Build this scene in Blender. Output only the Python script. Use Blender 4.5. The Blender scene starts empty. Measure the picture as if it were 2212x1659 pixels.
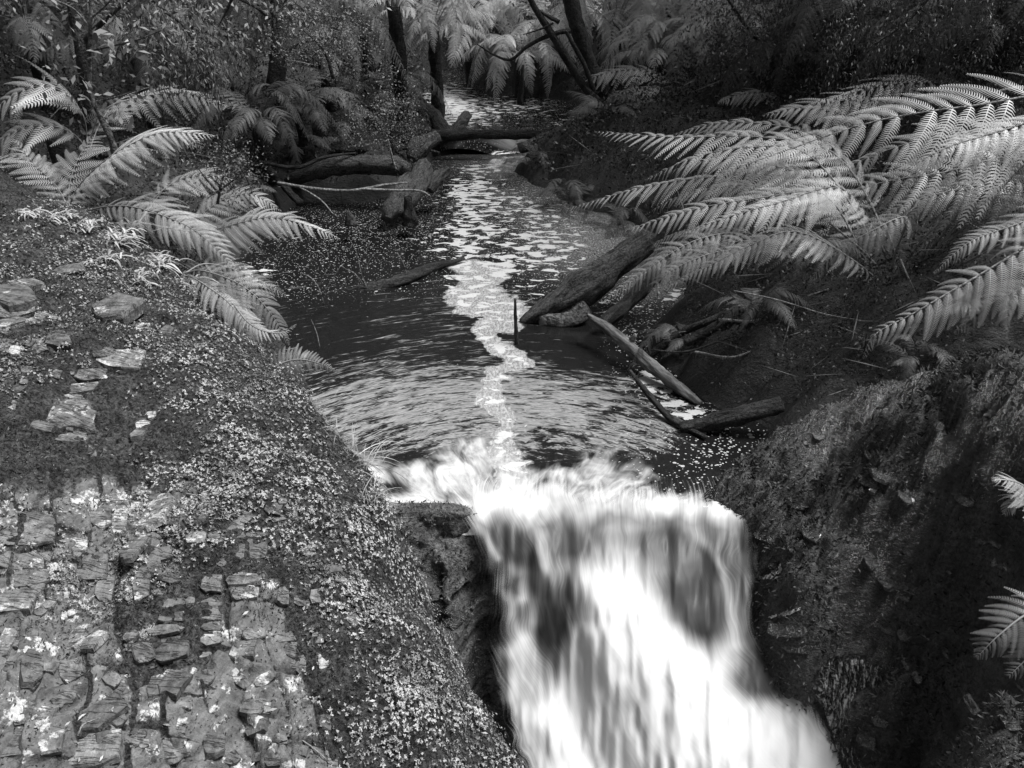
import bpy, math, random
import numpy as np
from mathutils import Vector, Matrix

# ------------------------------------------------------------------ camera, world, sun, exposure
H_CAM = 2.5
PITCH = math.radians(28)
HFOV = math.radians(65)
scene = bpy.context.scene
cam_d = bpy.data.cameras.new('camera')
cam_d.angle = HFOV
cam_d.clip_start = 0.05
cam_d.clip_end = 500
cam = bpy.data.objects.new('camera', cam_d)
scene.collection.objects.link(cam)
cam.location = (0, 0, H_CAM)
cam.rotation_euler = (math.pi / 2 - PITCH, 0, 0)
scene.camera = cam

SUN_EL = math.radians(65)
SUN_AZ = math.radians(84)            # from straight ahead (+Y) towards the right (+X)
w = bpy.data.worlds.new('World')
scene.world = w
w.use_nodes = True
nt = w.node_tree
nt.nodes.clear()
sky = nt.nodes.new('ShaderNodeTexSky')
sky.sky_type = 'NISHITA'
sky.sun_disc = False
sky.sun_elevation = SUN_EL
sky.sun_rotation = SUN_AZ
sky.dust_density = 4.0
bw = nt.nodes.new('ShaderNodeRGBToBW')
bg = nt.nodes.new('ShaderNodeBackground')
bg.inputs['Strength'].default_value = 0.06
wo = nt.nodes.new('ShaderNodeOutputWorld')
nt.links.new(sky.outputs[0], bw.inputs[0])
nt.links.new(bw.outputs[0], bg.inputs[0])
nt.links.new(bg.outputs[0], wo.inputs[0])

sun_d = bpy.data.lights.new('sun', 'SUN')
sun_d.energy = 4.4
sun_d.angle = math.radians(22)
sun_d.color = (1, 1, 1)
sun = bpy.data.objects.new('sun', sun_d)
scene.collection.objects.link(sun)
sdir = Vector((math.sin(SUN_AZ) * math.cos(SUN_EL), math.cos(SUN_AZ) * math.cos(SUN_EL), math.sin(SUN_EL)))
sun.rotation_euler = sdir.to_track_quat('Z', 'Y').to_euler()
sun.location = sdir * 40

vs = scene.view_settings
vs.view_transform = 'Standard'
vs.look = 'None'
vs.gamma = 1
vs.use_curve_mapping = False
vs.exposure = 0.8
scene.cycles.max_bounces = 5
scene.cycles.diffuse_bounces = 2
scene.cycles.glossy_bounces = 3
scene.cycles.transmission_bounces = 3
scene.cycles.transparent_max_bounces = 10
scene.cycles.use_denoising = True

C = scene.collection
rng = np.random.default_rng(11)
random.seed(11)

# ------------------------------------------------------------------ view geometry helpers (photo grid 2212 x 1659)
F = 1106 / math.tan(HFOV / 2)
CP, SP = math.cos(PITCH), math.sin(PITCH)


def ray(dx, dy):
    u = (np.asarray(dx, float) - 1106) / F
    v = (829.5 - np.asarray(dy, float)) / F
    return u, CP + v * SP, -SP + v * CP


def P(dx, dy, z=0.0):
    a, b, c = ray(dx, dy)
    t = (z - H_CAM) / c
    return Vector((float(a * t), float(b * t), float(z)))


def PY(dx, dy, Y):
    a, b, c = ray(dx, dy)
    t = Y / b
    return Vector((float(a * t), float(Y), float(H_CAM + c * t)))


def project(x, y, z):
    zz = z - H_CAM
    dep = np.maximum(y * CP - zz * SP, 0.05)
    up = y * SP + zz * CP
    return 1106 + F * x / dep, 829.5 - F * up / dep


# ------------------------------------------------------------------ noise
def _h(i, j, s):
    n = (i.astype(np.int64) * 374761393 + j.astype(np.int64) * 668265263 + s * 1442695041) & 0x7fffffff
    n = ((n ^ (n >> 13)) * 1274126177) & 0x7fffffff
    return ((n ^ (n >> 16)) & 0xffff) / 65535.0


def vnoise(x, y, s=0):
    x = np.asarray(x, float); y = np.asarray(y, float)
    i = np.floor(x); j = np.floor(y)
    fx = x - i; fy = y - j
    fx = fx * fx * fx * (fx * (fx * 6 - 15) + 10); fy = fy * fy * fy * (fy * (fy * 6 - 15) + 10)
    a = _h(i, j, s); b = _h(i + 1, j, s); c = _h(i, j + 1, s); d = _h(i + 1, j + 1, s)
    return (a * (1 - fx) + b * fx) * (1 - fy) + (c * (1 - fx) + d * fx) * fy


def fbm(x, y, s=0, o=4, g=0.5):
    r = 0; a = 1; t = 0
    for k in range(o):
        r = r + a * vnoise(x * 2 ** k + 17.3 * k, y * 2 ** k - 9.1 * k, s + k)
        t += a; a *= g
    return r / t


def facets(x, y, cell, seed, tilt=.5, asp=1.0, rot=0.0):
    """fractured rock: every cell of a Voronoi pattern is a tilted plane with its own height"""
    c, s = math.cos(rot), math.sin(rot)
    a = (x * c - y * s) / cell; b = (x * s + y * c) / (cell * asp)
    ai, bi = np.floor(a), np.floor(b)
    best = np.full(np.shape(x), 9.0); second = best.copy(); out = np.zeros(np.shape(x))
    for i in (-1, 0, 1):
        for j in (-1, 0, 1):
            ci, cj = ai + i, bi + j
            px = ci + _h(ci, cj, seed); py = cj + _h(ci, cj, seed + 1)
            d = np.hypot(a - px, b - py)
            v = (_h(ci, cj, seed + 2) - .5) + tilt * ((a - px) * (_h(ci, cj, seed + 3) - .5) + (b - py) * (_h(ci, cj, seed + 4) - .5)) * 2
            m = d < best
            second = np.where(m, best, np.minimum(second, d)); out = np.where(m, v, out); best = np.where(m, d, best)
    e = second - best
    return out, e


def sstep(a, b, x):
    t = np.clip((x - a) / (b - a), 0, 1)
    return t * t * (3 - 2 * t)


def tps_fit(pts):
    pts = np.array(pts, float)
    X = pts[:, :2]; z = pts[:, 2]
    n = len(X)
    d = np.linalg.norm(X[:, None] - X[None], axis=2)
    K = d + 0
    K = np.where(d > 0, d * d * np.log(d + 1e-12), 0) + np.eye(n) * 0.02
    A = np.zeros((n + 3, n + 3))
    A[:n, :n] = K; A[:n, n] = 1; A[:n, n + 1:] = X; A[n, :n] = 1; A[n + 1:, :n] = X.T
    sol = np.linalg.solve(A, np.concatenate([z, [0, 0, 0]]))
    return X, sol


def tps_eval(fit, x, y):
    X, sol = fit
    n = len(X)
    shp = np.shape(x); x = np.ravel(x); y = np.ravel(y)
    out = sol[n] + sol[n + 1] * x + sol[n + 2] * y
    for k in range(n):
        r2 = (x - X[k, 0]) ** 2 + (y - X[k, 1]) ** 2
        out = out + sol[k] * 0.5 * r2 * np.log(r2 + 1e-12)
    return out.reshape(shp)


def sdist(poly, x, y):
    """signed distance to polygon, negative inside"""
    poly = np.array(poly, float)
    shp = np.shape(x); x = np.ravel(x); y = np.ravel(y)
    best = np.full(x.shape, 1e9)
    inside = np.zeros(x.shape, bool)
    n = len(poly)
    for i in range(n):
        ax, ay = poly[i]; bx, by = poly[(i + 1) % n]
        ex, ey = bx - ax, by - ay
        t = np.clip(((x - ax) * ex + (y - ay) * ey) / (ex * ex + ey * ey + 1e-12), 0, 1)
        best = np.minimum(best, np.hypot(x - ax - t * ex, y - ay - t * ey))
        cnd = (ay > y) != (by > y)
        with np.errstate(divide='ignore', invalid='ignore'):
            xi = (bx - ax) * (y - ay) / (by - ay + 1e-15) + ax
        inside ^= cnd & (x < xi)
    return np.where(inside, -best, best).reshape(shp)


def seg_d(dx, dy, pts):
    """distance in the grid to an open polyline, and the parameter along it"""
    best = np.full(np.shape(dx), 1e9); tt = np.zeros(np.shape(dx))
    n = len(pts) - 1
    for i in range(n):
        ax, ay = pts[i][:2]; bx, by = pts[i + 1][:2]
        ex, ey = bx - ax, by - ay
        t = np.clip(((dx - ax) * ex + (dy - ay) * ey) / (ex * ex + ey * ey), 0, 1)
        d = np.hypot(dx - ax - t * ex, dy - ay - t * ey)
        m = d < best
        best = np.where(m, d, best); tt = np.where(m, (i + t) / n, tt)
    return best, tt


# ------------------------------------------------------------------ mesh helpers
def np_mesh(name, V, Fq, mat=None, smooth=True, attrs=None):
    V = np.asarray(V, np.float32); Fq = np.asarray(Fq, np.int32)
    me = bpy.data.meshes.new(name)
    m, k = Fq.shape
    me.vertices.add(len(V)); me.vertices.foreach_set('co', V.ravel())
    me.loops.add(m * k); me.loops.foreach_set('vertex_index', Fq.ravel())
    me.polygons.add(m); me.polygons.foreach_set('loop_start', np.arange(0, m * k, k, dtype=np.int32))
    me.update(calc_edges=True)
    if smooth:
        me.polygons.foreach_set('use_smooth', np.ones(m, bool))
    for an, av in (attrs or {}).items():
        av = np.asarray(av, np.float32)
        if av.ndim == 1:
            a = me.attributes.new(an, 'FLOAT', 'POINT'); a.data.foreach_set('value', av)
        else:
            a = me.attributes.new(an, 'FLOAT_VECTOR', 'POINT'); a.data.foreach_set('vector', av.ravel())
    if mat: me.materials.append(mat)
    return me


def link(name, me, parent=None, mw=None):
    o = bpy.data.objects.new(name, me)
    C.objects.link(o)
    if parent is not None: o.parent = parent
    if mw is not None: o.matrix_world = mw
    return o


def tag(o, label=None, cat=None, group=None, kind=None):
    if label: o['label'] = label
    if cat: o['category'] = cat
    if group: o['group'] = group
    if kind: o['kind'] = kind
    return o


def empty(name, loc, label, cat, group=None):
    o = bpy.data.objects.new(name, None)
    C.objects.link(o); o.location = loc
    o.empty_display_size = 0.1
    return tag(o, label, cat, group)


def grid_faces(nr, nc):
    i = np.arange(nr - 1)[:, None] * nc + np.arange(nc - 1)[None]
    return np.stack([i, i + 1, i + nc + 1, i + nc], -1).reshape(-1, 4)


def merge(parts):
    Vs = []; Fs = []; As = []; o = 0
    for V, Fq, A in parts:
        Vs.append(V); Fs.append(Fq + o); As.append(A); o += len(V)
    return np.concatenate(Vs), np.concatenate(Fs), np.concatenate(As)


def norm(v):
    return v / (np.linalg.norm(v, axis=-1, keepdims=True) + 1e-9)


def leaves(pos, dirs, nrm, ln, wd, fold=0.15):
    """one folded four-cornered leaf per row -> quads"""
    n = len(pos)
    dirs = norm(dirs); side = norm(np.cross(nrm, dirs)); nn = np.cross(dirs, side)
    ln = np.broadcast_to(np.asarray(ln, float), (n,))[:, None]; wd = np.broadcast_to(np.asarray(wd, float), (n,))[:, None]
    a = pos
    b = pos + dirs * ln * 0.45 + side * wd * 0.5 + nn * wd * fold
    c = pos + dirs * ln
    d = pos + dirs * ln * 0.45 - side * wd * 0.5 + nn * wd * fold
    V = np.stack([a, b, c, d], 1).reshape(-1, 3)
    Fq = np.arange(4 * n).reshape(-1, 4)
    return V, Fq


def rand_dirs(n, up=0.0):
    v = rng.normal(size=(n, 3)); v[:, 2] += up
    return norm(v)


def catmull(pts, n, close=False):
    pts = [np.array(p, float) for p in pts]
    q = [2 * pts[0] - pts[1]] + pts + [2 * pts[-1] - pts[-2]]
    out = []
    m = len(pts) - 1
    for s in np.linspace(0, m - 1e-6, n):
        i = int(s); t = s - i
        a, b, c, d = q[i], q[i + 1], q[i + 2], q[i + 3]
        out.append(0.5 * ((2 * b) + (-a + c) * t + (2 * a - 5 * b + 4 * c - d) * t * t + (-a + 3 * b - 3 * c + d) * t ** 3))
    return np.array(out)


def tube(pts, radii, sides=10, rings=20, rough=0.0, seed=0, caps=True, ridge=0):
    c = catmull(pts, rings)
    r = np.interp(np.linspace(0, 1, rings), np.linspace(0, 1, len(radii)), radii)
    T = norm(np.gradient(c, axis=0))
    up = np.array([0, 0, 1.0]) if abs(T[:, 2]).mean() < 0.8 else np.array([0.3, 1.0, 0])
    S = norm(np.cross(T, up)); N = np.cross(S, T)
    a = np.linspace(0, 2 * np.pi, sides, endpoint=False)
    A, R = np.meshgrid(a, np.arange(rings))
    disp = 1.0
    if rough:
        L = np.linspace(0, np.linalg.norm(np.diff(c, axis=0), axis=1).sum(), rings)[:, None] / max(r.mean(), 1e-3)
        disp = 1 + rough * (2 * fbm(np.cos(A) * 1.3 + 5 + seed, np.sin(A) * 1.3 + L * 0.35 + seed * 3.1, seed, 4) - 1) \
                 + rough * 0.6 * (2 * vnoise(np.cos(A) * 4 + L * 0.9, np.sin(A) * 4 + seed, seed + 3) - 1)
        if ridge:
            disp = disp + ridge * np.sin(A * (sides // 3) + 1.5 * vnoise(L * 0.2 + 0 * A, A * 0, seed) * 3)
    V = c[:, None] + (r[:, None] * disp)[..., None] * (np.cos(A)[..., None] * S[:, None] + np.sin(A)[..., None] * N[:, None])
    V = V.reshape(-1, 3)
    i = np.arange(rings - 1)[:, None] * sides + np.arange(sides)[None]
    j = np.arange(rings - 1)[:, None] * sides + (np.arange(sides)[None] + 1) % sides
    Fq = np.stack([i, j, j + sides, i + sides], -1).reshape(-1, 4)
    if caps:
        e0 = len(V); V = np.concatenate([V, c[:1] - T[:1] * r[0] * 0.15, c[-1:] + T[-1:] * r[-1] * 0.15])
        s = np.arange(sides); s1 = (s + 1) % sides
        Fq = np.concatenate([Fq, np.stack([s1, s, np.full(sides, e0), np.full(sides, e0)], -1),
                             np.stack([s + (rings - 1) * sides, s1 + (rings - 1) * sides, np.full(sides, e0 + 1), np.full(sides, e0 + 1)], -1)])
    return V, Fq


def poly_mesh(name, V, Fq, mat, smooth=True, attrs=None):
    """quads, some of them triangles written as quads with a doubled corner"""
    Fq = np.asarray(Fq)
    deg = Fq[:, 2] == Fq[:, 3]
    if not deg.any(): return np_mesh(name, V, Fq, mat, smooth, attrs)
    faces = [tuple(f) if not g else tuple(f[:3]) for f, g in zip(Fq.tolist(), deg.tolist())]
    me = bpy.data.meshes.new(name)
    me.from_pydata(np.asarray(V, float).tolist(), [], faces)
    me.update()
    if smooth: me.polygons.foreach_set('use_smooth', np.ones(len(faces), bool))
    for an, av in (attrs or {}).items():
        a = me.attributes.new(an, 'FLOAT', 'POINT'); a.data.foreach_set('value', np.asarray(av, np.float32))
    me.materials.append(mat)
    return me


# ------------------------------------------------------------------ materials
class NT:
    def __init__(self, name):
        self.m = bpy.data.materials.new(name); self.m.use_nodes = True
        self.t = self.m.node_tree; self.t.nodes.clear()
        self.out = self.n('ShaderNodeOutputMaterial')

    def n(self, t, **kw):
        x = self.t.nodes.new(t)
        for k, v in kw.items(): setattr(x, k, v)
        return x

    def l(self, a, b): self.t.links.new(a, b)

    def sock(self, x, i, v):
        if hasattr(v, 'links') or isinstance(v, bpy.types.NodeSocket): self.l(v, x.inputs[i])
        else: x.inputs[i].default_value = v

    def math(self, op, a, b=None, c=None, clamp=False):
        x = self.n('ShaderNodeMath', operation=op, use_clamp=clamp)
        self.sock(x, 0, a)
        if b is not None: self.sock(x, 1, b)
        if c is not None: self.sock(x, 2, c)
        return x.outputs[0]

    def ss(self, a, b, x):
        r = self.n('ShaderNodeMapRange', interpolation_type='SMOOTHSTEP')
        self.sock(r, 0, x); self.sock(r, 1, a); self.sock(r, 2, b)
        return r.outputs[0]

    def rng(self, x, a, b, c, d):
        r = self.n('ShaderNodeMapRange')
        self.sock(r, 0, x); self.sock(r, 1, a); self.sock(r, 2, b); self.sock(r, 3, c); self.sock(r, 4, d)
        return r.outputs[0]

    def mix(self, f, a, b):
        return self.rng(f, 0.0, 1.0, a, b)

    def noise(self, vec, scale, det=4, rough=0.55, dist=0.0, d4=None):
        x = self.n('ShaderNodeTexNoise')
        if vec is not None: self.l(vec, x.inputs['Vector'])
        x.inputs['Scale'].default_value = scale; x.inputs['Detail'].default_value = det
        x.inputs['Roughness'].default_value = rough; x.inputs['Distortion'].default_value = dist
        return x.outputs[0]

    def voro(self, vec, scale, feat='F1', out='Distance', rnd=1.0):
        x = self.n('ShaderNodeTexVoronoi', feature=feat)
        if vec is not None: self.l(vec, x.inputs['Vector'])
        x.inputs['Scale'].default_value = scale; x.inputs['Randomness'].default_value = rnd
        return x.outputs[out]

    def attr(self, name, vec=False):
        x = self.n('ShaderNodeAttribute', attribute_name=name)
        return x.outputs['Vector' if vec else 'Fac']

    def obj(self):
        return self.n('ShaderNodeTexCoord').outputs['Object']

    def pos(self):
        return self.n('ShaderNodeNewGeometry').outputs['Position']

    def mapv(self, vec, scale=(1, 1, 1), rot=(0, 0, 0), loc=(0, 0, 0)):
        x = self.n('ShaderNodeMapping')
        self.l(vec, x.inputs[0]); x.inputs['Scale'].default_value = scale
        x.inputs['Rotation'].default_value = rot; x.inputs['Location'].default_value = loc
        return x.outputs[0]

    def bump(self, h, s=0.5, d=0.01, nrm=None):
        x = self.n('ShaderNodeBump'); x.inputs['Strength'].default_value = s; x.inputs['Distance'].default_value = d
        self.l(h, x.inputs['Height'])
        if nrm is not None: self.l(nrm, x.inputs['Normal'])
        return x.outputs[0]

    def bsdf(self, col, rough, nrm=None, spec=0.5, coat=0.0):
        x = self.n('ShaderNodeBsdfPrincipled')
        if isinstance(col, (int, float)): x.inputs['Base Color'].default_value = (col, col, col, 1)
        else: self.l(col, x.inputs['Base Color'])
        self.sock(x, 'Roughness', rough)
        x.inputs['Specular IOR Level'].default_value = spec
        if coat: x.inputs['Coat Weight'].default_value = coat; x.inputs['Coat Roughness'].default_value = 0.12
        if nrm is not None: self.l(nrm, x.inputs['Normal'])
        return x

    def mixs(self, f, a, b):
        x = self.n('ShaderNodeMixShader'); self.sock(x, 0, f)
        self.l(a, x.inputs[1]); self.l(b, x.inputs[2])
        return x.outputs[0]

    def fin(self, s):
        self.l(s, self.out.inputs['Surface']); return self.m


def leaf_mat(name, lo, hi, rough=0.45, trans=0.25, spec=0.4):
    k = NT(name)
    tone = k.attr('tone')
    big = k.noise(k.pos(), 3.0, 3)
    f = k.math('MULTIPLY', tone, k.rng(big, 0.3, 0.7, 0.65, 1.25))
    col = k.mix(f, lo, hi)
    b = k.bsdf(col, rough, None, spec)
    t = k.n('ShaderNodeBsdfTranslucent'); k.l(col, t.inputs[0])
    return k.fin(k.mixs(trans, b.outputs[0], t.outputs[0]))


def bark_mat(name, lo, hi, moss=0.5, rough=0.7):
    k = NT(name)
    p = k.obj()
    n1 = k.noise(p, 9, 6, 0.65); n2 = k.noise(p, 45, 4, 0.6); n3 = k.noise(p, 3.0, 3)
    f = k.math('MULTIPLY', n1, n2)
    col = k.rng(f, 0.17, 0.36, lo, hi)
    mo = k.ss(0.5, 0.62, n3)
    col = k.mix(k.math('MULTIPLY', mo, moss), col, k.rng(n2, 0.3, 0.7, 0.02, 0.09))
    bm = k.bump(k.math('ADD', n1, k.math('MULTIPLY', n2, 0.6)), 1.0, 0.05)
    return k.fin(k.bsdf(col, rough, bm, 0.35).outputs[0])


def wood_mat(name, lo, hi):
    k = NT(name)
    p = k.attr('grain', True)
    n1 = k.noise(k.mapv(p, (3, 60, 60)), 1.0, 5, 0.7); n2 = k.noise(k.mapv(p, (8, 20, 20)), 1.0, 5, 0.6)
    col = k.rng(k.math('MULTIPLY', n1, n2), 0.12, 0.42, lo, hi)
    bm = k.bump(n1, 0.9, 0.012)
    return k.fin(k.bsdf(col, 0.6, bm, 0.3).outputs[0])


def log_mat(name, lo, hi, moss):
    k = NT(name)
    g = k.attr('grain', True); p = k.obj()
    n1 = k.noise(k.mapv(g, (7, 34, 34)), 1.0, 6, 0.65, 0.4); n2 = k.noise(p, 60, 5, 0.7); n3 = k.noise(p, 5, 5, 0.7)
    f = k.math('MULTIPLY', n1, k.rng(n2, .3, .7, .7, 1.2))
    col = k.rng(f, 0.34, 0.62, lo, hi)
    mo = k.math('MULTIPLY', k.ss(0.46, 0.56, n3), moss)
    col = k.mix(mo, col, k.rng(n2, 0.38, 0.62, 0.008, 0.13))
    pl = k.ss(0.63, 0.66, k.noise(p, 11, 6, 0.7))
    col = k.mix(k.math('MULTIPLY', pl, 0.6), col, hi * 1.5)
    bm = k.bump(k.math('ADD', n1, k.math('MULTIPLY', n2, 0.5)), 1.0, 0.06)
    return k.fin(k.bsdf(col, 0.75, bm, 0.3).outputs[0])


def rock_mat(name, lo, hi, wet=0.0, lich=0.5):
    """rock with lichen; where attribute moss is high the dark moss mat or painted joint shade shows"""
    k = NT(name)
    p = k.pos()
    st = k.mapv(p, (1, 1, 1), (0, 0, 0.35))
    strat = k.noise(k.mapv(st, (26, 3.0, 10)), 1.0, 5, 0.6, 0.4)
    n1 = k.noise(p, 14, 6, 0.6); n2 = k.noise(p, 90, 5, 0.7)
    f = k.math('ADD', k.math('MULTIPLY', strat, 0.5), k.math('MULTIPLY', n1, 0.5))
    col = k.rng(f, 0.33, 0.66, lo, hi)
    col = k.math('MULTIPLY', col, k.rng(n2, 0.3, 0.7, 0.6, 1.35))
    ln = k.noise(p, 7.5, 7, 0.70); lm = k.ss(0.585 - 0.05 * lich, 0.63 - 0.05 * lich, ln)
    col = k.mix(k.math('MULTIPLY', lm, 0.85), col, k.rng(n2, 0.3, 0.7, 0.3, 0.62))
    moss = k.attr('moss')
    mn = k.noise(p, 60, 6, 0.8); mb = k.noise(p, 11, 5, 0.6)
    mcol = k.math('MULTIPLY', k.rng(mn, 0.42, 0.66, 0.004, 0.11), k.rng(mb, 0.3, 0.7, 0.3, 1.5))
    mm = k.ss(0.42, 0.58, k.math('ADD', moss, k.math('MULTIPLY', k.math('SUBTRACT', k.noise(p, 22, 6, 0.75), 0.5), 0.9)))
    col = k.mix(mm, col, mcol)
    h = k.math('ADD', k.math('MULTIPLY', f, 1.0), k.math('MULTIPLY', n2, 0.35))
    h = k.mix(mm, h, k.math('ADD', k.math('MULTIPLY', mn, 1.2), 0.25))
    bm = k.bump(h, 1.0, 0.018)
    rg = k.mix(mm, 0.75 - 0.5 * wet, 0.95)
    return k.fin(k.bsdf(col, rg, bm, 0.25 + 0.5 * wet).outputs[0])


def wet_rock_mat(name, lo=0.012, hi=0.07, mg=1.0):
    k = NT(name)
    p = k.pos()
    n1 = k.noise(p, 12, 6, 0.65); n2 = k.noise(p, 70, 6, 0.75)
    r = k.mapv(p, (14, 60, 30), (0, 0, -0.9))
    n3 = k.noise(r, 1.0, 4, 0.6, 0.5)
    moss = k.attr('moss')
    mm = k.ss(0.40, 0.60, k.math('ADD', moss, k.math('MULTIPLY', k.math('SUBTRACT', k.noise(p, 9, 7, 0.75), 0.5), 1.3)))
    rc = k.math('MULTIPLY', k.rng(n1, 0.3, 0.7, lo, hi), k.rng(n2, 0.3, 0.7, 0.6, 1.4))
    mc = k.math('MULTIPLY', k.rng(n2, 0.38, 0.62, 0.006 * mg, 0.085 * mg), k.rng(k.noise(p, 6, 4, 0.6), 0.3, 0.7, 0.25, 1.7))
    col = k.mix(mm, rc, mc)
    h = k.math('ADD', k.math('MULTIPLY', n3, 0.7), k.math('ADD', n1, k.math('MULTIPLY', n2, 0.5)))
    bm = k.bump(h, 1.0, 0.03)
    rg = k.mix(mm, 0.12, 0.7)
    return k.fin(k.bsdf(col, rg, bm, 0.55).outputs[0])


def stone_mat():
    k = NT('lichen_stone')
    oi = k.n('ShaderNodeObjectInfo').outputs['Random']
    p = k.pos()
    n1 = k.noise(p, 18, 6, 0.62); n2 = k.noise(p, 110, 5, 0.7)
    st = k.noise(k.mapv(p, (40, 5, 14), (0, 0, 0.35)), 1.0, 4, 0.6)
    f = k.math('ADD', k.math('MULTIPLY', n1, 0.6), k.math('MULTIPLY', st, 0.4))
    col = k.rng(f, 0.34, 0.66, 0.03, 0.20)
    col = k.math('MULTIPLY', col, k.rng(oi, 0, 1, 0.65, 1.25))
    col = k.math('MULTIPLY', col, k.rng(n2, 0.3, 0.7, 0.7, 1.3))
    ln = k.noise(p, 8, 7, 0.7)
    lm = k.ss(0.57, 0.61, k.math('ADD', ln, k.rng(oi, 0, 1, -0.06, 0.05)))
    col = k.mix(k.math('MULTIPLY', lm, 0.9), col, k.rng(n2, 0.3, 0.7, 0.2, 0.55))
    # moss creeping over the edges
    g = k.noise(p, 26, 6, 0.8)
    mm = k.ss(0.56, 0.66, g)
    col = k.mix(k.math('MULTIPLY', mm, 0.8), col, k.rng(n2, 0.3, 0.7, 0.015, 0.07))
    cn = k.noise(k.mapv(p, (3, 34, 12), (0, 0, 0.30)), 1.0, 6, 0.7, 0.5)
    ck = k.ss(0.0, 0.018, k.math('ABSOLUTE', k.math('SUBTRACT', cn, 0.47)))
    col = k.math('MULTIPLY', col, k.rng(ck, 0, 1, 0.4, 1))
    bm = k.bump(k.math('ADD', k.math('MULTIPLY', ck, 0.5), k.math('ADD', f, k.math('MULTIPLY', n2, 0.4))), 0.9, 0.012)
    return k.fin(k.bsdf(col, 0.75, bm, 0.3).outputs[0])


M_rock = rock_mat('mossy_rock', 0.025, 0.17, 0.0)
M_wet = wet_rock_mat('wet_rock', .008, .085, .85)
def glint_mat():
    k = NT('wet_slate')
    p = k.pos()
    n1 = k.noise(k.mapv(p, (20, 70, 40), (0, 0, -.9)), 1.0, 4, .6, .6); n2 = k.noise(p, 60, 5, .7)
    bm = k.bump(k.math('ADD', n1, k.math('MULTIPLY', n2, .7)), 1.0, .03)
    col = k.math('MULTIPLY', k.rng(n1, .3, .7, .02, .10), k.rng(n2, .3, .7, .6, 1.4))
    b = k.bsdf(col, .25, bm, .8, 1.0)
    return k.fin(b.outputs[0])


M_glint = glint_mat()
M_ledge = wet_rock_mat('ledge_rock', 0.015, 0.09, 1.5)
M_stone = stone_mat()
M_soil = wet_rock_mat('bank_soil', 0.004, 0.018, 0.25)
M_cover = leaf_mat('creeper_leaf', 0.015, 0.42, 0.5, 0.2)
M_mossf = leaf_mat('moss_tuft', 0.015, 0.14, 0.8, 0.1, 0.1)
M_mossd = leaf_mat('dark_moss_tuft', 0.004, 0.10, 0.8, 0.05, 0.1)
M_grass = leaf_mat('strap_leaf', 0.10, 0.50, 0.4, 0.3)
M_fern = leaf_mat('fern_leaf', 0.05, 0.62, 0.45, 0.25, 0.4)
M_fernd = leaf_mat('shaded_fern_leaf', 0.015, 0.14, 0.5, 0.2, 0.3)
M_shrub = leaf_mat('shrub_leaf', 0.004, 0.22, 0.5, 0.15, 0.4)
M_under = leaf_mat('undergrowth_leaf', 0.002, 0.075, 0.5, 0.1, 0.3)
M_bark = bark_mat('mossy_bark', 0.02, 0.12, 0.7)
M_barkd = bark_mat('dark_bark', 0.004, 0.05, 0.5)
M_logm = bark_mat('mossy_log', 0.008, 0.22, 0.75)
M_stem = bark_mat('frond_stalk', 0.10, 0.34, 0.1, 0.4)
M_twig = bark_mat('pale_twig', 0.08, 0.30, 0.1)
M_logt = log_mat('mossy_log_bark', 0.006, 0.12, 0.8)
M_logd = log_mat('dark_log_bark', 0.004, 0.05, 0.4)
M_wood = wood_mat('weathered_wood', 0.015, 0.22)

# ------------------------------------------------------------------ terrain surfaces
left_cp = [(0, 1659, .50), (500, 1659, .22), (850, 1659, .0), (0, 1300, .62), (400, 1300, .45), (700, 1300, .34), (850, 1350, .2),
           (0, 1000, .78), (300, 1000, .62), (600, 1050, .5), (0, 800, .9), (300, 800, .74), (0, 650, 1.0), (200, 640, .9),
           (0, 500, 1.12), (180, 470, 1.05), (0, 1850, .4), (600, 1850, 0.05)]
left_ridge = [(120, 430, 1.05), (220, 470, .95), (330, 545, .82), (430, 640, .68), (520, 705, .6), (600, 790, .52), (700, 890, .45), (770, 980, .41), (812, 1060, .36),
              (815, 1130, .30), (830, 1230, .22), (880, 1330, .12), (950, 1400, .04), (1010, 1480, -.06), (1065, 1570, -.16), (1115, 1659, -.26), (1200, 1850, -.42)]


def wpts(l): return [tuple(P(a, b, c)) for a, b, c in l]


lf_pts = wpts(left_cp) + wpts(left_ridge)
lf_fit = tps_fit(lf_pts)
lr = [p[:2] for p in wpts(left_ridge)]
left_poly = lr + [(lr[-1][0] + .3, 0.3), (-9, 0.3), (-9, lr[0][1] + 2.0), (-5, lr[0][1] + 1.3)]


def strata(x, y):
    a = x * .94 + y * .33; b = -x * .33 + y * .94
    a = a + .05 * (2 * fbm(x * 2.2, y * 2.2, 31, 3) - 1) + 0.02 * (2 * vnoise(x * 9, y * 9, 33) - 1)
    b = b + .06 * (2 * fbm(x * 2.7, y * 2.7, 35, 3) - 1)
    ca = a / .115; ci = np.floor(ca); fa = ca - ci
    rb = b / (.10 + .16 * _h(ci, ci * 0, 5)) + 7 * _h(ci, ci * 0, 6); ri = np.floor(rb); fb = rb - ri
    hgt = _h(ci, ri, 9)
    ga = np.minimum(fa, 1 - fa); gb = np.minimum(fb, 1 - fb)
    g = sstep(0, .12, ga) * sstep(0, .09, gb)
    return (hgt - .5) * .05 * g - .03 * (1 - g), g


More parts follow.
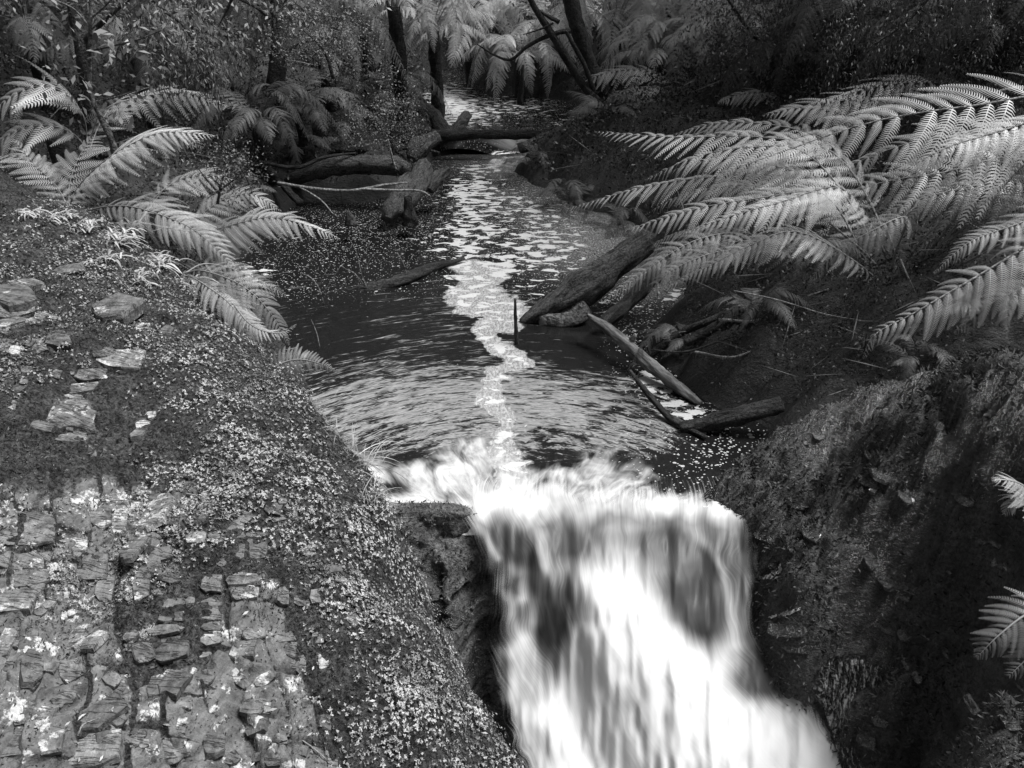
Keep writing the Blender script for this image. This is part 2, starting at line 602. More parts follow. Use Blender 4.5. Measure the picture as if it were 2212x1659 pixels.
def left_mask(x, y, z):
    """how mossy (1) or bare (0) the left rock is, plus painted shade in its joints"""
    dx, dy = project(x, y, z)
    rd, _ = seg_d(dx, dy, left_ridge)
    m = sstep(330, 120, rd) * 1.1
    n = fbm(x * 2.4 + 3, y * 1.8, 41, 5)
    bare = sstep(480, 200, dx) * sstep(1000, 1150, dy) + 0.7 * sstep(800, 300, dx) * sstep(1200, 1500, dy)
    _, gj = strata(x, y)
    m = m + (n - .5) * 2.2 + .52 - .42 * bare + .5 * (1 - gj)  # joint term darkens the crevices: shade painted in through the moss value
    return np.clip(m, 0, 1)


def left_h(x, y, fine=True):
    z = tps_eval(lf_fit, x, y)
    d = sdist(left_poly, x, y)
    d = d + .16 * (fbm(x * 3.2, y * 3.2, 15, 3) - .5)
    dd = np.maximum(d, 0)
    z = z - 2.8 * (np.sqrt(dd * dd + .0016) - .04)
    ins = sstep(-.25, 0.02, d)
    z = z - .05 * ins * ins
    z = np.clip(z, -2.2, 3.0)
    z = z + .07 * (fbm(x * 1.6, y * 1.6, 3, 4) - .5) * 2 * 0.6
    if fine:
        m = left_mask(x, y, z)
        s, g = strata(x, y)
        fc, fe = facets(x + .03 * vnoise(x * 8, y * 8, 2), y, .15, 19, .8, 1.5, .35)
        z = z + (1.15 - m) * (.035 * fc - .012 * sstep(.10, .0, fe)) + s * np.clip(1.3 - m, .3, 1) * .95 + m * (.05 * (fbm(x * 6.5, y * 6.5, 7, 4) - .5) * 2 + .012)
        z = z + .012 * (fbm(x * 34, y * 34, 8, 3) - .5) * 2
    return z


def fan_grid(u0, u1, y0, y1, nc, nr):
    Y = y0 * (y1 / y0) ** np.linspace(0, 1, nr)
    U = np.linspace(u0, u1, nc)
    UU, YY = np.meshgrid(U, Y)
    return UU * (YY + 1.2), YY


X, Y = fan_grid(-1.05, 0.16, 1.0, 7.6, 460, 560)
Z = left_h(X, Y)
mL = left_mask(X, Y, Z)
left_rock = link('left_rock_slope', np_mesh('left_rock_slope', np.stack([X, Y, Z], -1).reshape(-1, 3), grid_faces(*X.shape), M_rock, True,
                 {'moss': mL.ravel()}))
tag(left_rock, kind='structure')
LX, LY, LZ = X, Y, Z

right_cp = [(1900, 1100, .33), (2212, 1000, .76), (2212, 1200, .52), (1750, 1250, .08), (1800, 1400, -.22), (2000, 1300, .22), (2212, 1400, .36), (1960, 1500, -.28),
            (2110, 1659, -.45), (2300, 1659, .0), (1650, 1120, .10), (1750, 1000, .28), (2400, 1300, .9), (2400, 900, 1.3), (2300, 1850, -.1), (1400, 1659, -1.2), (1400, 1500, -1.1), (1400, 1300, -.8), (1500, 1850, -1.5), (1400, 1180, -.3), (1900, 1850, -1.1)]
right_edge_back = [(2500, 700, 1.5), (2212, 770, 1.05), (2000, 800, .75), (1850, 845, .5), (1740, 890, .36), (1660, 950, .24), (1580, 1020, .12), (1510, 1062, .04)]
right_edge_low = [(1560, 1082, .03), (1625, 1120, .0), (1650, 1200, -.10), (1645, 1290, -.22), (1650, 1380, -.34), (1775, 1480, -.5), (1885, 1580, -.62), (2000, 1659, -.72), (2240, 1850, -.9)]
rf_fit = tps_fit(wpts(right_cp) + wpts(right_edge_back) + wpts(right_edge_low))
rb = [p[:2] for p in wpts(right_edge_back)]; rl = [p[:2] for p in wpts(right_edge_low)]
right_poly = rb + rl + [(rl[-1][0] + .3, .3), (9, .3), (9, rb[0][1])]


def right_mask(x, y):
    return np.clip(.50 + (fbm(x * 3.2, y * 3.2, 61, 4) - .5) * 3.4, 0, 1)


def right_h(x, y):
    z = tps_eval(rf_fit, x, y)
    d = sdist(right_poly, x, y); dd = np.maximum(d, 0)
    z = z - 2.0 * (np.sqrt(dd * dd + .002) - .045)
    z = np.clip(z, -2.2, 4)
    # strata run down towards the lower right: wedge shaped steps
    c, s = math.cos(math.radians(-52)), math.sin(math.radians(-52))
    a = x * c - y * s; b = x * s + y * c
    a = a + .1 * (fbm(x * 2, y * 2, 71, 3) - .5); 
    q = a / .13 + 1.1 * fbm(b * 1.4, a * .6, 73, 3); qi = np.floor(q); qf = q - qi
    st = (_h(qi, np.floor(b / .33 + 5 * _h(qi, qi * 0, 3)), 75) - .4) * sstep(.0, .25, qf) * sstep(1.0, .82, qf)
    amp = sstep(.35, .6, fbm(x * 1.6 + 9, y * 1.6, 77, 3))
    edge_in = sstep(-.03, -.35, d)
    z = z + (.10 * st * (.35 + amp) - .05 * (1 - sstep(0, .1, qf)) * amp) * (.3 + .7 * edge_in)
    wx = x + .08 * (fbm(x * 5, y * 5, 87, 3) - .5); wy = y + .08 * (fbm(x * 5, y * 5, 88, 3) - .5)
    f1, e1 = facets(wx, wy, .26, 83, 1.0, 1.9, .75); f2, e2 = facets(wx, wy, .09, 89, 1.1, 2.2, .75)
    lo = .35 + .65 * sstep(.3, .6, fbm(x * 2.1, y * 2.1, 86, 3))
    z = z + lo * (.11 * f1 - .03 * sstep(.12, 0, e1) + .055 * f2 - .02 * sstep(.15, 0, e2)) * (.35 + .65 * edge_in)
    z = z + .06 * (fbm(x * 4.5, y * 4.5, 79, 5) - .5) * 2 + .050 * (fbm(x * 17, y * 17, 81, 4) - .5) * 2
    return z


X, Y = fan_grid(0.05, 1.15, 1.0, 6.6, 400, 420)
Z = right_h(X, Y)
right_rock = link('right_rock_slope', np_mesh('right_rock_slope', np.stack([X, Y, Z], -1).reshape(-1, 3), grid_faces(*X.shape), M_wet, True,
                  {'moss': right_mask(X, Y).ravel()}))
tag(right_rock, kind='structure')
RX, RY, RZ = X, Y, Z

pool_D = [(780, 1150), (700, 960), (640, 800), (560, 700), (490, 600), (520, 540), (590, 470), (660, 435), (800, 440), (880, 410), (925, 360), (950, 322),
          (1190, 326), (1140, 350), (1110, 372), (1190, 420), (1290, 462), (1390, 490), (1450, 560), (1480, 640), (1450, 700), (1400, 735), (1450, 800),
          (1530, 875), (1660, 925), (1720, 1000), (1700, 1160)]
up_D = [(960, 320), (925, 270), (915, 215), (900, 175), (950, 150), (1010, 150), (1050, 205), (1130, 205), (1300, 232), (1345, 262), (1300, 290), (1200, 310)]
pool_poly = [tuple(P(a, b, 0)[:2]) for a, b in pool_D]
UPZ = .28
up_poly = [tuple(P(a, b, UPZ)[:2]) for a, b in up_D] + []
CASC_Y = 11.8


def bank_h(x, y):
    d = np.minimum(sdist(pool_poly, x, y), sdist(up_poly, x, y))
    lvl = UPZ * sstep(CASC_Y - .25, CASC_Y + .1, y)
    n = fbm(x * .9, y * .9, 91, 4); n2 = fbm(x * 4, y * 4, 93, 4)
    d = d + .25 * (n2 - .5)
    out = np.maximum(d, 0)
    side = sstep(-1.5, 1.5, x)
    rise = .34 * (1 - np.exp(-out / .28)) + out * (.30 + .16 * side) * (.7 + .6 * n) + .02 * out ** 2
    z = lvl - .4 * sstep(.1, -.5, d) + rise
    z = z + .18 * (n2 - .5) * sstep(-.1, .4, d)
    # the flank drops away under the ledge and the near rocks
    near = sstep(3.9, 3.3, y)
    z = z * (1 - near) - 2.3 * near
    far = sstep(13, 24, y)
    z = z + far * 5.5 * sstep(-.2, 2.5, np.abs(d)) * sstep(0, 1, d + .3) + sstep(19, 25, y) * 4
    return np.clip(z, -3, 14)


X, Y = np.meshgrid(np.sign(np.linspace(-1, 1, 380)) * np.abs(np.linspace(-1, 1, 380)) ** 1.6 * 26, 2.6 * (40 / 2.6) ** np.linspace(0, 1, 340))
Z = bank_h(X, Y)
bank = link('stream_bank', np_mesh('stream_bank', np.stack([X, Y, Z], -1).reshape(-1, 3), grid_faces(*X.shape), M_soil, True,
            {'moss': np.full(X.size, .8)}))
tag(bank, kind='structure')
BX, BY, BZ = X, Y, Z


def gz(x, y):
    """ground height at one point"""
    x = np.array([float(x)]); y = np.array([float(y)])
    return float(bank_h(x, y)[0])


# base sheet far below, out to the horizon
s = 260
g = link('ground', np_mesh('ground', [(-s, -s, -3.2), (s, -s, -3.2), (s, s, -3.2), (-s, s, -3.2)], [[0, 1, 2, 3]], M_soil, False, {'moss': np.ones(4)}))
tag(g, kind='structure')


# ------------------------------------------------------------------ ledge under the fall
def ledge_base(x, s):
    """s: 0 at the back under the pool edge, 1 deep in the chute"""
    ys = np.interp(s, [0, .06, .12, .3, .5, .75, 1], [3.75, 3.44, 3.31, 3.21, 3.06, 2.82, 2.3])
    zs = np.interp(s, [0, .06, .12, .3, .5, .75, 1], [-.35, -.06, -.03, -.36, -.66, -1.0, -1.5])
    left = sstep(-.13, -.32, x)
    zs = zs + left * .075 * sstep(.25, .12, s) * sstep(.03, .08, s)
    ys = ys - left * (.30 * sstep(.10, .55, s) + .06 * sstep(.03, .08, s))
    return ys, zs


xs = np.linspace(-1.6, 2.6, 330); ss_ = np.linspace(0, 1, 230)
XX, SS = np.meshgrid(xs, ss_)
YY, ZZ = ledge_base(XX, SS)
n = fbm(XX * 3, SS * 9, 101, 5) - .5; n2 = fbm(XX * 14, SS * 30, 103, 4) - .5
amp = sstep(.08, .2, SS) * .8 + .2
YY = YY - .16 * n * amp - .05 * n2 * amp + .12 * np.abs(XX - .4) * 0
st = np.floor(SS * 9 + 2.2 * fbm(XX * 2, SS * 2, 107, 2)); YY = YY - .06 * (_h(st, np.floor(XX * 3.3), 5) - .5) * amp
fl, el = facets(XX, SS * 1.6, .17, 113, .9, .7, .3)
YY = YY - .05 * fl * amp + .02 * sstep(.1, 0, el) * amp
ZZ = ZZ + .10 * n * amp + .03 * n2 * amp + .03 * fl * amp
ledge = link('ledge_rock_face', np_mesh('ledge_rock_face', np.stack([XX, YY, ZZ], -1).reshape(-1, 3), grid_faces(*XX.shape), M_ledge, True,
             {'moss': np.clip(.55 + 1.6 * (fbm(XX * 2.5, SS * 6, 109, 4) - .5), 0, 1).ravel()}))
tag(ledge, kind='structure')
LEDX, LEDY, LEDZ = XX, YY, ZZ

# ------------------------------------------------------------------ water of the pool
CX, CY = P(1125, 1240, 0)[0], P(1125, 1240, 0)[1]


def blob(dx, dy, l):
    r = np.zeros(np.shape(dx))
    for cx, cy, rx, ry, a in l:
        r = r + a * np.exp(-(((dx - cx) / rx) ** 2 + ((dy - cy) / ry) ** 2))
    return r


def stroke(dx, dy, pts, widths, amp=1.0):
    d, t = seg_d(dx, dy, pts)
    wd = np.interp(t, np.linspace(0, 1, len(widths)), widths)
    return amp * np.exp(-(d / wd) ** 2)


def water_attrs(x, y):
    dx, dy = project(x, y, np.zeros_like(x))
    ang = np.arctan2(x - CX, y - CY); r = np.hypot(x - CX, y - CY)
    wob = 18 * (fbm(x * 3, y * 3, 5, 3) - .5) * 2
    dxw = dx + wob
    wob = 30 * (fbm(x * 9, y * 9, 6, 3) - .5)
    plume = stroke(dxw + wob, dy + wob * .5, [(1000, 560), (1070, 585), (1010, 640), (1110, 680), (1050, 712), (1062, 742), (1132, 778), (1070, 812), (1052, 860), (1096, 905), (1080, 960), (1105, 1040)],
                   [44, 48, 50, 46, 30, 24, 24, 24, 30, 24, 30, 50], 1.0)
    lane = stroke(dxw, dy, [(1010, 440), (1000, 480), (985, 520), (1000, 560), (1030, 620)], [70, 80, 70, 60, 80], .85)
    plume = plume * sstep(520, 600, dy)
    patch = np.maximum(plume * .5, lane * .56)
    patch = patch + blob(dx, dy, [(1030, 400, 60, 30, .35), (1040, 360, 70, 20, .3), (1160, 520, 150, 70, .50), (550, 590, 60, 30, .55), (1340, 660, 90, 30, .45),
                                  (1120, 440, 90, 30, .33), (1170, 570, 70, 60, .3), (940, 270, 60, 50, .4), (1420, 840, 60, 30, .7), (1490, 890, 60, 22, .8), (1390, 810, 30, 20, .6), (1500, 640, 60, 25, .7)])
    spk = .55 + blob(dx, dy, [(760, 500, 220, 90, .28), (620, 640, 120, 60, .2), (1150, 450, 200, 150, .32), (1350, 700, 200, 120, .35), (1560, 980, 120, 90, .42)]) - sstep(620, 720, dy) * sstep(1350, 1250, dx) * .9
    arc = sstep(500, 640, dy) * sstep(1050, 940, dy) * (1 - .75 * sstep(1150, 1330, dx) * sstep(860, 700, dy)) * (.62 + .52 * sstep(700, 900, dy)) * (.75 + .5 * fbm(x * 1.5, y * 1.5, 9, 3))
    arc = arc * sstep(1640, 1400, dx)
    swirl = blob(dx, dy, [(1300, 490, 150, 60, .9), (1190, 400, 90, 50, .5), (1260, 560, 120, 50, .4), (1100, 350, 120, 30, .6), (1450, 610, 80, 40, .6)])
    silk = sstep(915, 1010, dy + 20 * np.sin(dx * .02) - 14 * np.abs(dx - 1090) / 300) * sstep(1560, 1380, dx)
    holes = blob(dx, dy, [(900, 950, 60, 16, .5), (1150, 1000, 40, 30, .55), (1235, 990, 45, 22, .55), (1330, 990, 40, 18, .4), (855, 1060, 34, 26, .8), (1060, 1050, 20, 44, .6), (905, 985, 60, 14, .4), (980, 1075, 30, 14, .3), (1190, 1040, 50, 12, .3), (1290, 1050, 40, 14, .35), (940, 1010, 26, 10, .35), (1470, 1000, 120, 45, .9), (1420, 1060, 70, 16, .3),
                               (1010, 990, 20, 14, .4), (850, 1000, 40, 20, .3), (950, 1040, 60, 14, .15)])
    rim = sstep(1040, 1085, dy) * sstep(1660, 1560, dx) * .75
    silk = np.clip(np.maximum(silk * .95 - holes, rim), 0, 1)
    return dict(plume=plume, uvr=np.stack([r, ang, np.zeros_like(r)], -1), patch=patch, spk=spk, arc=arc, swirl=swirl, silk=silk)


def pool_mat():
    k = NT('pool_water')
    p = k.pos()
    uv = k.attr('uvr', True)
    pw = k.mapv(p, (1, 1, 0))
    # foam patches
    n = k.noise(k.mapv(pw, (1, 1.6, 1)), 6.5, 7, 0.60, 0.6)
    n2 = k.noise(k.mapv(pw, (1, 1.3, 1)), 60, 4, 0.7)
    n = k.math('MULTIPLY_ADD', n, 1.9, -0.45)
    pf = k.math('ADD', k.math('MULTIPLY', k.attr('patch'), 0.62), k.math('ADD', n, k.math('MULTIPLY', k.math('SUBTRACT', n2, 0.5), 0.14)))
    f_patch = k.ss(0.87, 0.91, pf)
    f_pl = k.math('MULTIPLY', k.ss(0.40, 0.56, k.math('ADD', k.attr('plume'), k.math('MULTIPLY', k.math('SUBTRACT', n, 0.5), 0.8))), k.rng(k.noise(k.mapv(pw, (60, 22, 1)), 1.0, 5, .75), .38, .62, .25, .85))
    # round flecks and bubbles of foam
    rad = k.math('ADD', k.math('MULTIPLY', k.noise(pw, 30, 2), 0.62), k.math('MULTIPLY', k.math('SUBTRACT', k.attr('spk'), 1.0), 0.35))
    v1 = k.voro(k.mapv(pw, (1, 1.25, 1)), 42)
    f_s1 = k.ss(0.0, -0.06, k.math('SUBTRACT', v1, rad))
    rad2 = k.math('ADD', k.math('MULTIPLY', k.noise(pw, 9, 3), 0.75), k.math('MULTIPLY', k.math('SUBTRACT', k.attr('spk'), 1.0), 0.25))
    v2 = k.voro(k.mapv(pw, (1, 1.4, 1)), 13)
    f_s2 = k.ss(0.0, -0.05, k.math('SUBTRACT', v2, k.math('SUBTRACT', rad2, 0.2)))
    # arcs of broken foam lines lying across the current
    ua = k.mapv(uv, (17, 6.0, 1)); 
    a1 = k.noise(ua, 1.0, 5, 0.62, 1.1); a2 = k.noise(k.mapv(uv, (60, 20, 1)), 1.0, 4, 0.62, 1.4)
    af = k.math('ADD', k.math('ADD', k.math('MULTIPLY', a1, 0.6), k.math('MULTIPLY', a2, 0.4)), k.math('MULTIPLY', k.math('SUBTRACT', k.attr('arc'), 1.0), 0.26))
    f_arc = k.math('MULTIPLY', k.ss(0.462, 0.57, af), k.rng(a2, .3, .7, .12, .55))
    # fine curling lines
    sn = k.noise(pw, 3.2, 3, 0.5, 1.6)
    sl = k.math('ABSOLUTE', k.math('SINE', k.math('MULTIPLY', sn, 170)))
    f_sw = k.math('MULTIPLY', k.math('MULTIPLY', k.ss(0.55, 0.95, sl), k.attr('swirl')), k.math('MULTIPLY', k.noise(pw, 40, 4, 0.7), 1.1))
    # smooth racing water towards the lip
    s1 = k.noise(k.mapv(uv, (4.5, 8, 1)), 1.0, 3, 0.5, 1.2); s2 = k.noise(k.mapv(uv, (5, 45, 1)), 1.0, 3, 0.5, 0.6)
    sf = k.math('ADD', k.attr('silk'), k.math('ADD', k.math('MULTIPLY', k.math('SUBTRACT', s1, 0.5), 1.9), k.math('MULTIPLY', k.math('SUBTRACT', s2, 0.5), 0.45)))
    f_silk = k.math('MULTIPLY', k.ss(0.05, 1.45, sf), k.ss(0.0, 0.5, k.attr('silk')))
    f = k.math('MAXIMUM', k.math('MAXIMUM', f_patch, f_pl), k.math('MAXIMUM', k.math('MULTIPLY', f_s1, 0.85), k.math('MULTIPLY', f_s2, 0.8)))
    f = k.math('MULTIPLY', f, k.rng(n2, 0.3, 0.7, 0.75, 1.0))
    f = k.math('MAXIMUM', f, k.math('MAXIMUM', f_arc, k.math('MAXIMUM', f_sw, f_silk)), clamp=True)
    h = k.math('ADD', k.math('MULTIPLY', k.noise(k.mapv(uv, (18, 7, 1)), 1.0, 4, 0.6, 0.8), k.rng(k.attr('arc'), 0, 1, 0.07, 0.9)), k.math('MULTIPLY', k.noise(pw, 14, 3), 0.05))
    bw_ = k.bump(h, 0.22, 0.03)
    bf = k.bump(k.math('ADD', n2, k.math('MULTIPLY', f, 1.0)), 0.5, 0.008)
    wt = k.bsdf(0.008, 0.06, bw_, 0.5); wt.inputs['IOR'].default_value = 1.33
    fm = k.bsdf(k.rng(f_silk, 0, 1, 0.50, 0.52), 0.7, bf, 0.2)
    return k.fin(k.mixs(f, wt.outputs[0], fm.outputs[0]))


M_pool = pool_mat()
LIPY = P(1100, 1112, 0)[1]
nr, nc = 520, 460
Yp = LIPY * ((CASC_Y + .25) / LIPY) ** np.linspace(0, 1, nr)
Uu = np.linspace(-.72, .62, nc)
XX, YY = np.meshgrid(Uu, Yp)
XX = XX * (YY * .62 + 1.2)
lipy = 0.03 * np.sin(XX * 5) + .05 * np.exp(-((XX + .5) / .25) ** 2) * 0
YY = YY + lipy * np.clip(1 - (YY - LIPY) / .5, 0, 1)
at = water_attrs(XX, YY)
dn = np.clip(1 - (YY - LIPY) / 1.0, 0, 1)
ZZ = .012 * (fbm(XX * 7, YY * 4, 3, 4) - .5) * (1 + 4 * dn * sstep(.02, .4, YY - LIPY)) + .05 * dn * at['silk'] * (fbm(XX * 5, YY * 2.2, 13, 3) - .3) * sstep(.02, .4, YY - LIPY)
ZZ = ZZ - .11 * np.clip(1 - (YY - LIPY) / .10, 0, 1) ** 2
pool = link('pool_water', np_mesh('pool_water', np.stack([XX, YY, ZZ], -1).reshape(-1, 3), grid_faces(nr, nc), M_pool, True,
            {k_: (v.reshape(-1, 3) if v.ndim == 3 else v.ravel()) for k_, v in at.items()}))
tag(pool, kind='structure')

# upper stream and the little cascade into the pool
nr, nc = 160, 160
Yp = (CASC_Y - .12) * (20 / CASC_Y) ** np.linspace(0, 1, nr)
XX, YY = np.meshgrid(np.linspace(-5, 5, nc), Yp)
ZZ = UPZ - (UPZ + .03) * sstep(CASC_Y + .28, CASC_Y - .1, YY - .18 * np.sin(XX * 2.1)) + .012 * (fbm(XX * 5, YY * 5, 3, 3) - .5)
at = water_attrs(XX, YY)
dxu, dyu = project(XX, YY, ZZ)
at['patch'] = blob(dxu, dyu, [(960, 210, 60, 40, .7), (1000, 260, 70, 30, .55), (1130, 230, 140, 30, .5), (1250, 270, 60, 18, .6)])
at['plume'] = at['plume'] * 0; at['swirl'] = at['swirl'] * 0; at['arc'] = at['arc'] * 0; at['spk'] = at['spk'] * 0 + .8
at['silk'] = np.clip(blob(dxu, dyu, [(1120, 310, 60, 20, 1.1), (1180, 325, 40, 14, 1.1), (940, 310, 60, 12, .7), (1270, 300, 60, 16, 1.0), (1100, 290, 50, 10, .5), (1380, 300, 60, 12, .8)]) , 0, 1)
ups = link('upper_stream', np_mesh('upper_stream', np.stack([XX, YY, ZZ], -1).reshape(-1, 3), grid_faces(nr, nc), M_pool, True,
           {k_: (v.reshape(-1, 3) if v.ndim == 3 else v.ravel()) for k_, v in at.items()}))
tag(ups, kind='structure')


# ------------------------------------------------------------------ waterfall
def fall_mat():
    k = NT('falling_water')
    uv = k.attr('fuv', True)
    wh = k.attr('white'); al = k.attr('alpha')
    n1 = k.noise(k.mapv(uv, (1.6, 9, 1)), 1.0, 4, 0.5, 0.8); n2 = k.noise(k.mapv(uv, (1.0, 75, 1)), 1.0, 4, 0.6, 0.3)
    fine = k.attr('fine')
    f = k.math('ADD', wh, k.math('MULTIPLY', k.math('ADD', k.math('MULTIPLY', k.math('SUBTRACT', n1, 0.5), 0.22), k.math('MULTIPLY', k.math('SUBTRACT', n2, 0.5), 0.30)), fine))
    f = k.ss(0.0, 1.0, f)
    h = k.math('ADD', k.math('MULTIPLY', n2, 0.5), n1)
    bm = k.bump(h, 0.12, 0.02)
    wt = k.bsdf(0.04, 0.5, bm, 0.25)
    fm = k.bsdf(0.80, 0.8, bm, 0.1)
    tl = k.n('ShaderNodeBsdfTranslucent'); tl.inputs[0].default_value = (.86, .86, .86, 1)
    white = k.mixs(0.3, fm.outputs[0], tl.outputs[0])
    body = k.mixs(f, wt.outputs[0], white)
    tr = k.n('ShaderNodeBsdfTransparent')
    a = k.ss(0.0, 1.0, k.math('ADD', al, k.math('MULTIPLY', k.math('SUBTRACT', n2, 0.5), k.math('MULTIPLY', k.math('SUBTRACT', 1.0, al), 1.6))))
    return k.fin(k.mixs(a, tr.outputs[0], body))


M_fall = fall_mat()
rows = [  # grid y, left x, right x, z
    (1030, 1010, 1600, .014), (1090, 975, 1640, .026), (1118, 980, 1645, .018), (1145, 1005, 1645, -.018), (1200, 1030, 1645, -.085), (1270, 1040, 1640, -.19), (1340, 1050, 1630, -.29),
    (1400, 1050, 1650, -.38), (1470, 1060, 1740, -.485), (1540, 1080, 1810, -.59), (1600, 1100, 1860, -.68), (1659, 1120, 1920, -.77), (1760, 1160, 2060, -.91), (1900, 1200, 2200, -1.1)]
R = np.array(rows, float)
nr, nc = 420, 330
si = np.linspace(0, 1, nr)
# resample evenly in y
yy = np.linspace(1030, 1900, nr)
smooth = lambda c: np.convolve(np.pad(np.interp(yy, R[:, 0], R[:, c]), 45, mode='edge'), np.hanning(91) / np.hanning(91).sum(), 'valid')
xl, xr, zz = smooth(1), smooth(2), smooth(3)
tI = np.linspace(0, 1, nc)
DX = xl[:, None] * (1 - tI) + xr[:, None] * tI
DY = np.repeat(yy[:, None], nc, 1)
# the tongue of water bulges in the middle of the chute, hollows beside it
bul = np.exp(-((tI[None] - .52) / .22) ** 2) * sstep(1150, 1330, DY) * .10
ZF = zz[:, None] + bul - .05 * np.exp(-((tI[None] - .22) / .09) ** 2) * sstep(1200, 1300, DY)
ZF = ZF + .045 * (fbm(DX / 60, DY / 220, 201, 3) - .5) * sstep(1120, 1200, DY) * 2
DY = DY + 62 * (fbm(DX / 110, DX * 0 + 3, 221, 3) - .5) * sstep(1400, 1150, DY) + 14 * sstep(1250, 1620, DX) * sstep(1300, 1150, DY)
a_, b_, c_ = ray(DX, DY)
t_ = (ZF - H_CAM) / c_
FX, FY = a_ * t_, b_ * t_


def fall_white(dx, dy):
    w_ = .04 + .17 * sstep(1160, 1280, dx)
    rn = 70 * (fbm(dx / 60, dy / 200, 231, 4) - .5) + 10 * sstep(1150, 1400, dx)
    rim = sstep(1165, 1085, dy + rn) * .8 * (.55 + .9 * fbm(dx / 50, dy / 60, 233, 3))
    main = sstep(1165, 1440, dy) * 1.15 * np.exp(-(np.abs((dx - np.interp(dy, [1150, 1280, 1400, 1540, 1659, 1900], [1345, 1352, 1372, 1415, 1490, 1660])) / np.interp(dy, [1150, 1280, 1340, 1400, 1540, 1659, 1900], [50, 80, 110, 190, 300, 400, 520]))) ** 3.0)
    w_ = w_ + main
    w_ = w_ + stroke(dx, dy, [(1140, 1110), (1165, 1160), (1175, 1230), (1165, 1290), (1160, 1340)], [22, 26, 20, 18, 20], .38)
    w_ = w_ + stroke(dx, dy, [(1025, 1120), (1050, 1160), (1075, 1205)], [16, 12, 10], .38)
    w_ = w_ + stroke(dx, dy, [(1075, 1270), (1100, 1230), (1135, 1240), (1130, 1290), (1110, 1300), (1080, 1275)], [16, 20, 18, 14, 18, 16], .34)
    w_ = w_ + stroke(dx, dy, [(1105, 1330), (1120, 1380), (1100, 1410), (1075, 1400)], [20, 20, 18, 16], .3)
    w_ = w_ + stroke(dx, dy, [(1135, 1380), (1115, 1450), (1110, 1520), (1150, 1560), (1200, 1540), (1240, 1500)], [24, 18, 18, 26, 26, 18], .28)
    w_ = w_ + stroke(dx, dy, [(1330, 1150), (1345, 1220), (1340, 1300)], [50, 50, 50], .22)
    w_ = w_ + stroke(dx, dy, [(1480, 1130), (1530, 1180), (1560, 1230), (1580, 1330), (1590, 1390)], [22, 12, 10, 14, 18], .28)
    w_ = w_ + stroke(dx, dy, [(1180, 1240), (1230, 1230), (1290, 1260)], [30, 34, 40], .3)
    dark = blob(dx, dy, [(1105, 1150, 30, 30, .28), (1240, 1170, 50, 40, .30), (1260, 1310, 40, 60, .12), (1205, 1390, 30, 56, .45), (1200, 1450, 28, 34, .25), (1420, 1170, 40, 34, .22), (1520, 1290, 40, 90, .5), (1500, 1380, 40, 60, .35),
                         (1455, 1290, 26, 90, .28), (1360, 1505, 22, 22, .38), (1410, 1600, 14, 34, .34), (1275, 1520, 40, 40, .08), (1600, 1480, 60, 50, .55), (1660, 1470, 60, 50, .5), (1630, 1150, 30, 60, .2), (1330, 1355, 14, 14, .3),
                         (1640, 1560, 40, 60, .12), (1540, 1600, 60, 14, .15), (1490, 1500, 30, 30, .12), (1480, 1140, 40, 24, .2), (1180, 1500, 30, 30, .12), (1290, 1130, 50, 20, .12)])
    return np.clip(np.maximum(w_ - dark, rim), -.3, 1.3)


wh = fall_white(DX, DY)
edge = np.minimum(tI[None], 1 - tI[None])
al = sstep(0, .075 + .07 * sstep(.4, .8, tI[None]) * sstep(1350, 1500, DY), edge + .05 * (fbm(DX / 26, DY / 60, 207, 3) - .5))
al = al * np.clip(sstep(0, .10, si)[:, None] + .9 * (fbm(DX / 30, DY / 40, 241, 3) - .5) * sstep(.16, .05, si)[:, None] * sstep(0, .03, si)[:, None], 0, 1)
# thin veil left of the main flow where the rock shows through
veil = 1 - .6 * np.exp(-((DX - 1075) / 40) ** 2) * sstep(1180, 1240, DY) * sstep(1500, 1350, DY) * (1 - sstep(.4, .8, wh))
al = al * veil
ymid = np.sqrt((FX - FX[:1]) ** 2 + (FY - FY[:1]) ** 2 + (ZF - ZF[:1]) ** 2)
warp = .22 * (fbm(DX / 190, DY / 150, 209, 3) - .5) + .03 * (fbm(DX / 60, DY / 90, 211, 2) - .5) * sstep(1230, 1150, DX)
fuv = np.stack([ymid + 7 * tI[None] + 5 * warp, tI[None] * 1.5 + warp, np.zeros_like(DX)], -1)
fine = 1 - .9 * sstep(.55, 1.0, wh)
fall = link('waterfall', np_mesh('waterfall', np.stack([FX, FY, ZF], -1).reshape(-1, 3), grid_faces(nr, nc), M_fall, True,
            {'white': wh.ravel(), 'alpha': al.ravel(), 'fuv': fuv.reshape(-1, 3), 'fine': fine.ravel()}))
tag(fall, kind='structure')

# ------------------------------------------------------------------ stones set in the left rock
def surf_cast(hf, dx, dy, t0=1.2, t1=9.0, n=700):
    a, b, c = ray(dx, dy)
    t = np.linspace(t0, t1, n)
    x, y, z = a * t, b * t, H_CAM + c * t
    h = hf(x, y)
    k = np.argmax(z < h)
    if not (z < h).any(): return None
    return np.array([x[k], y[k], z[k]])


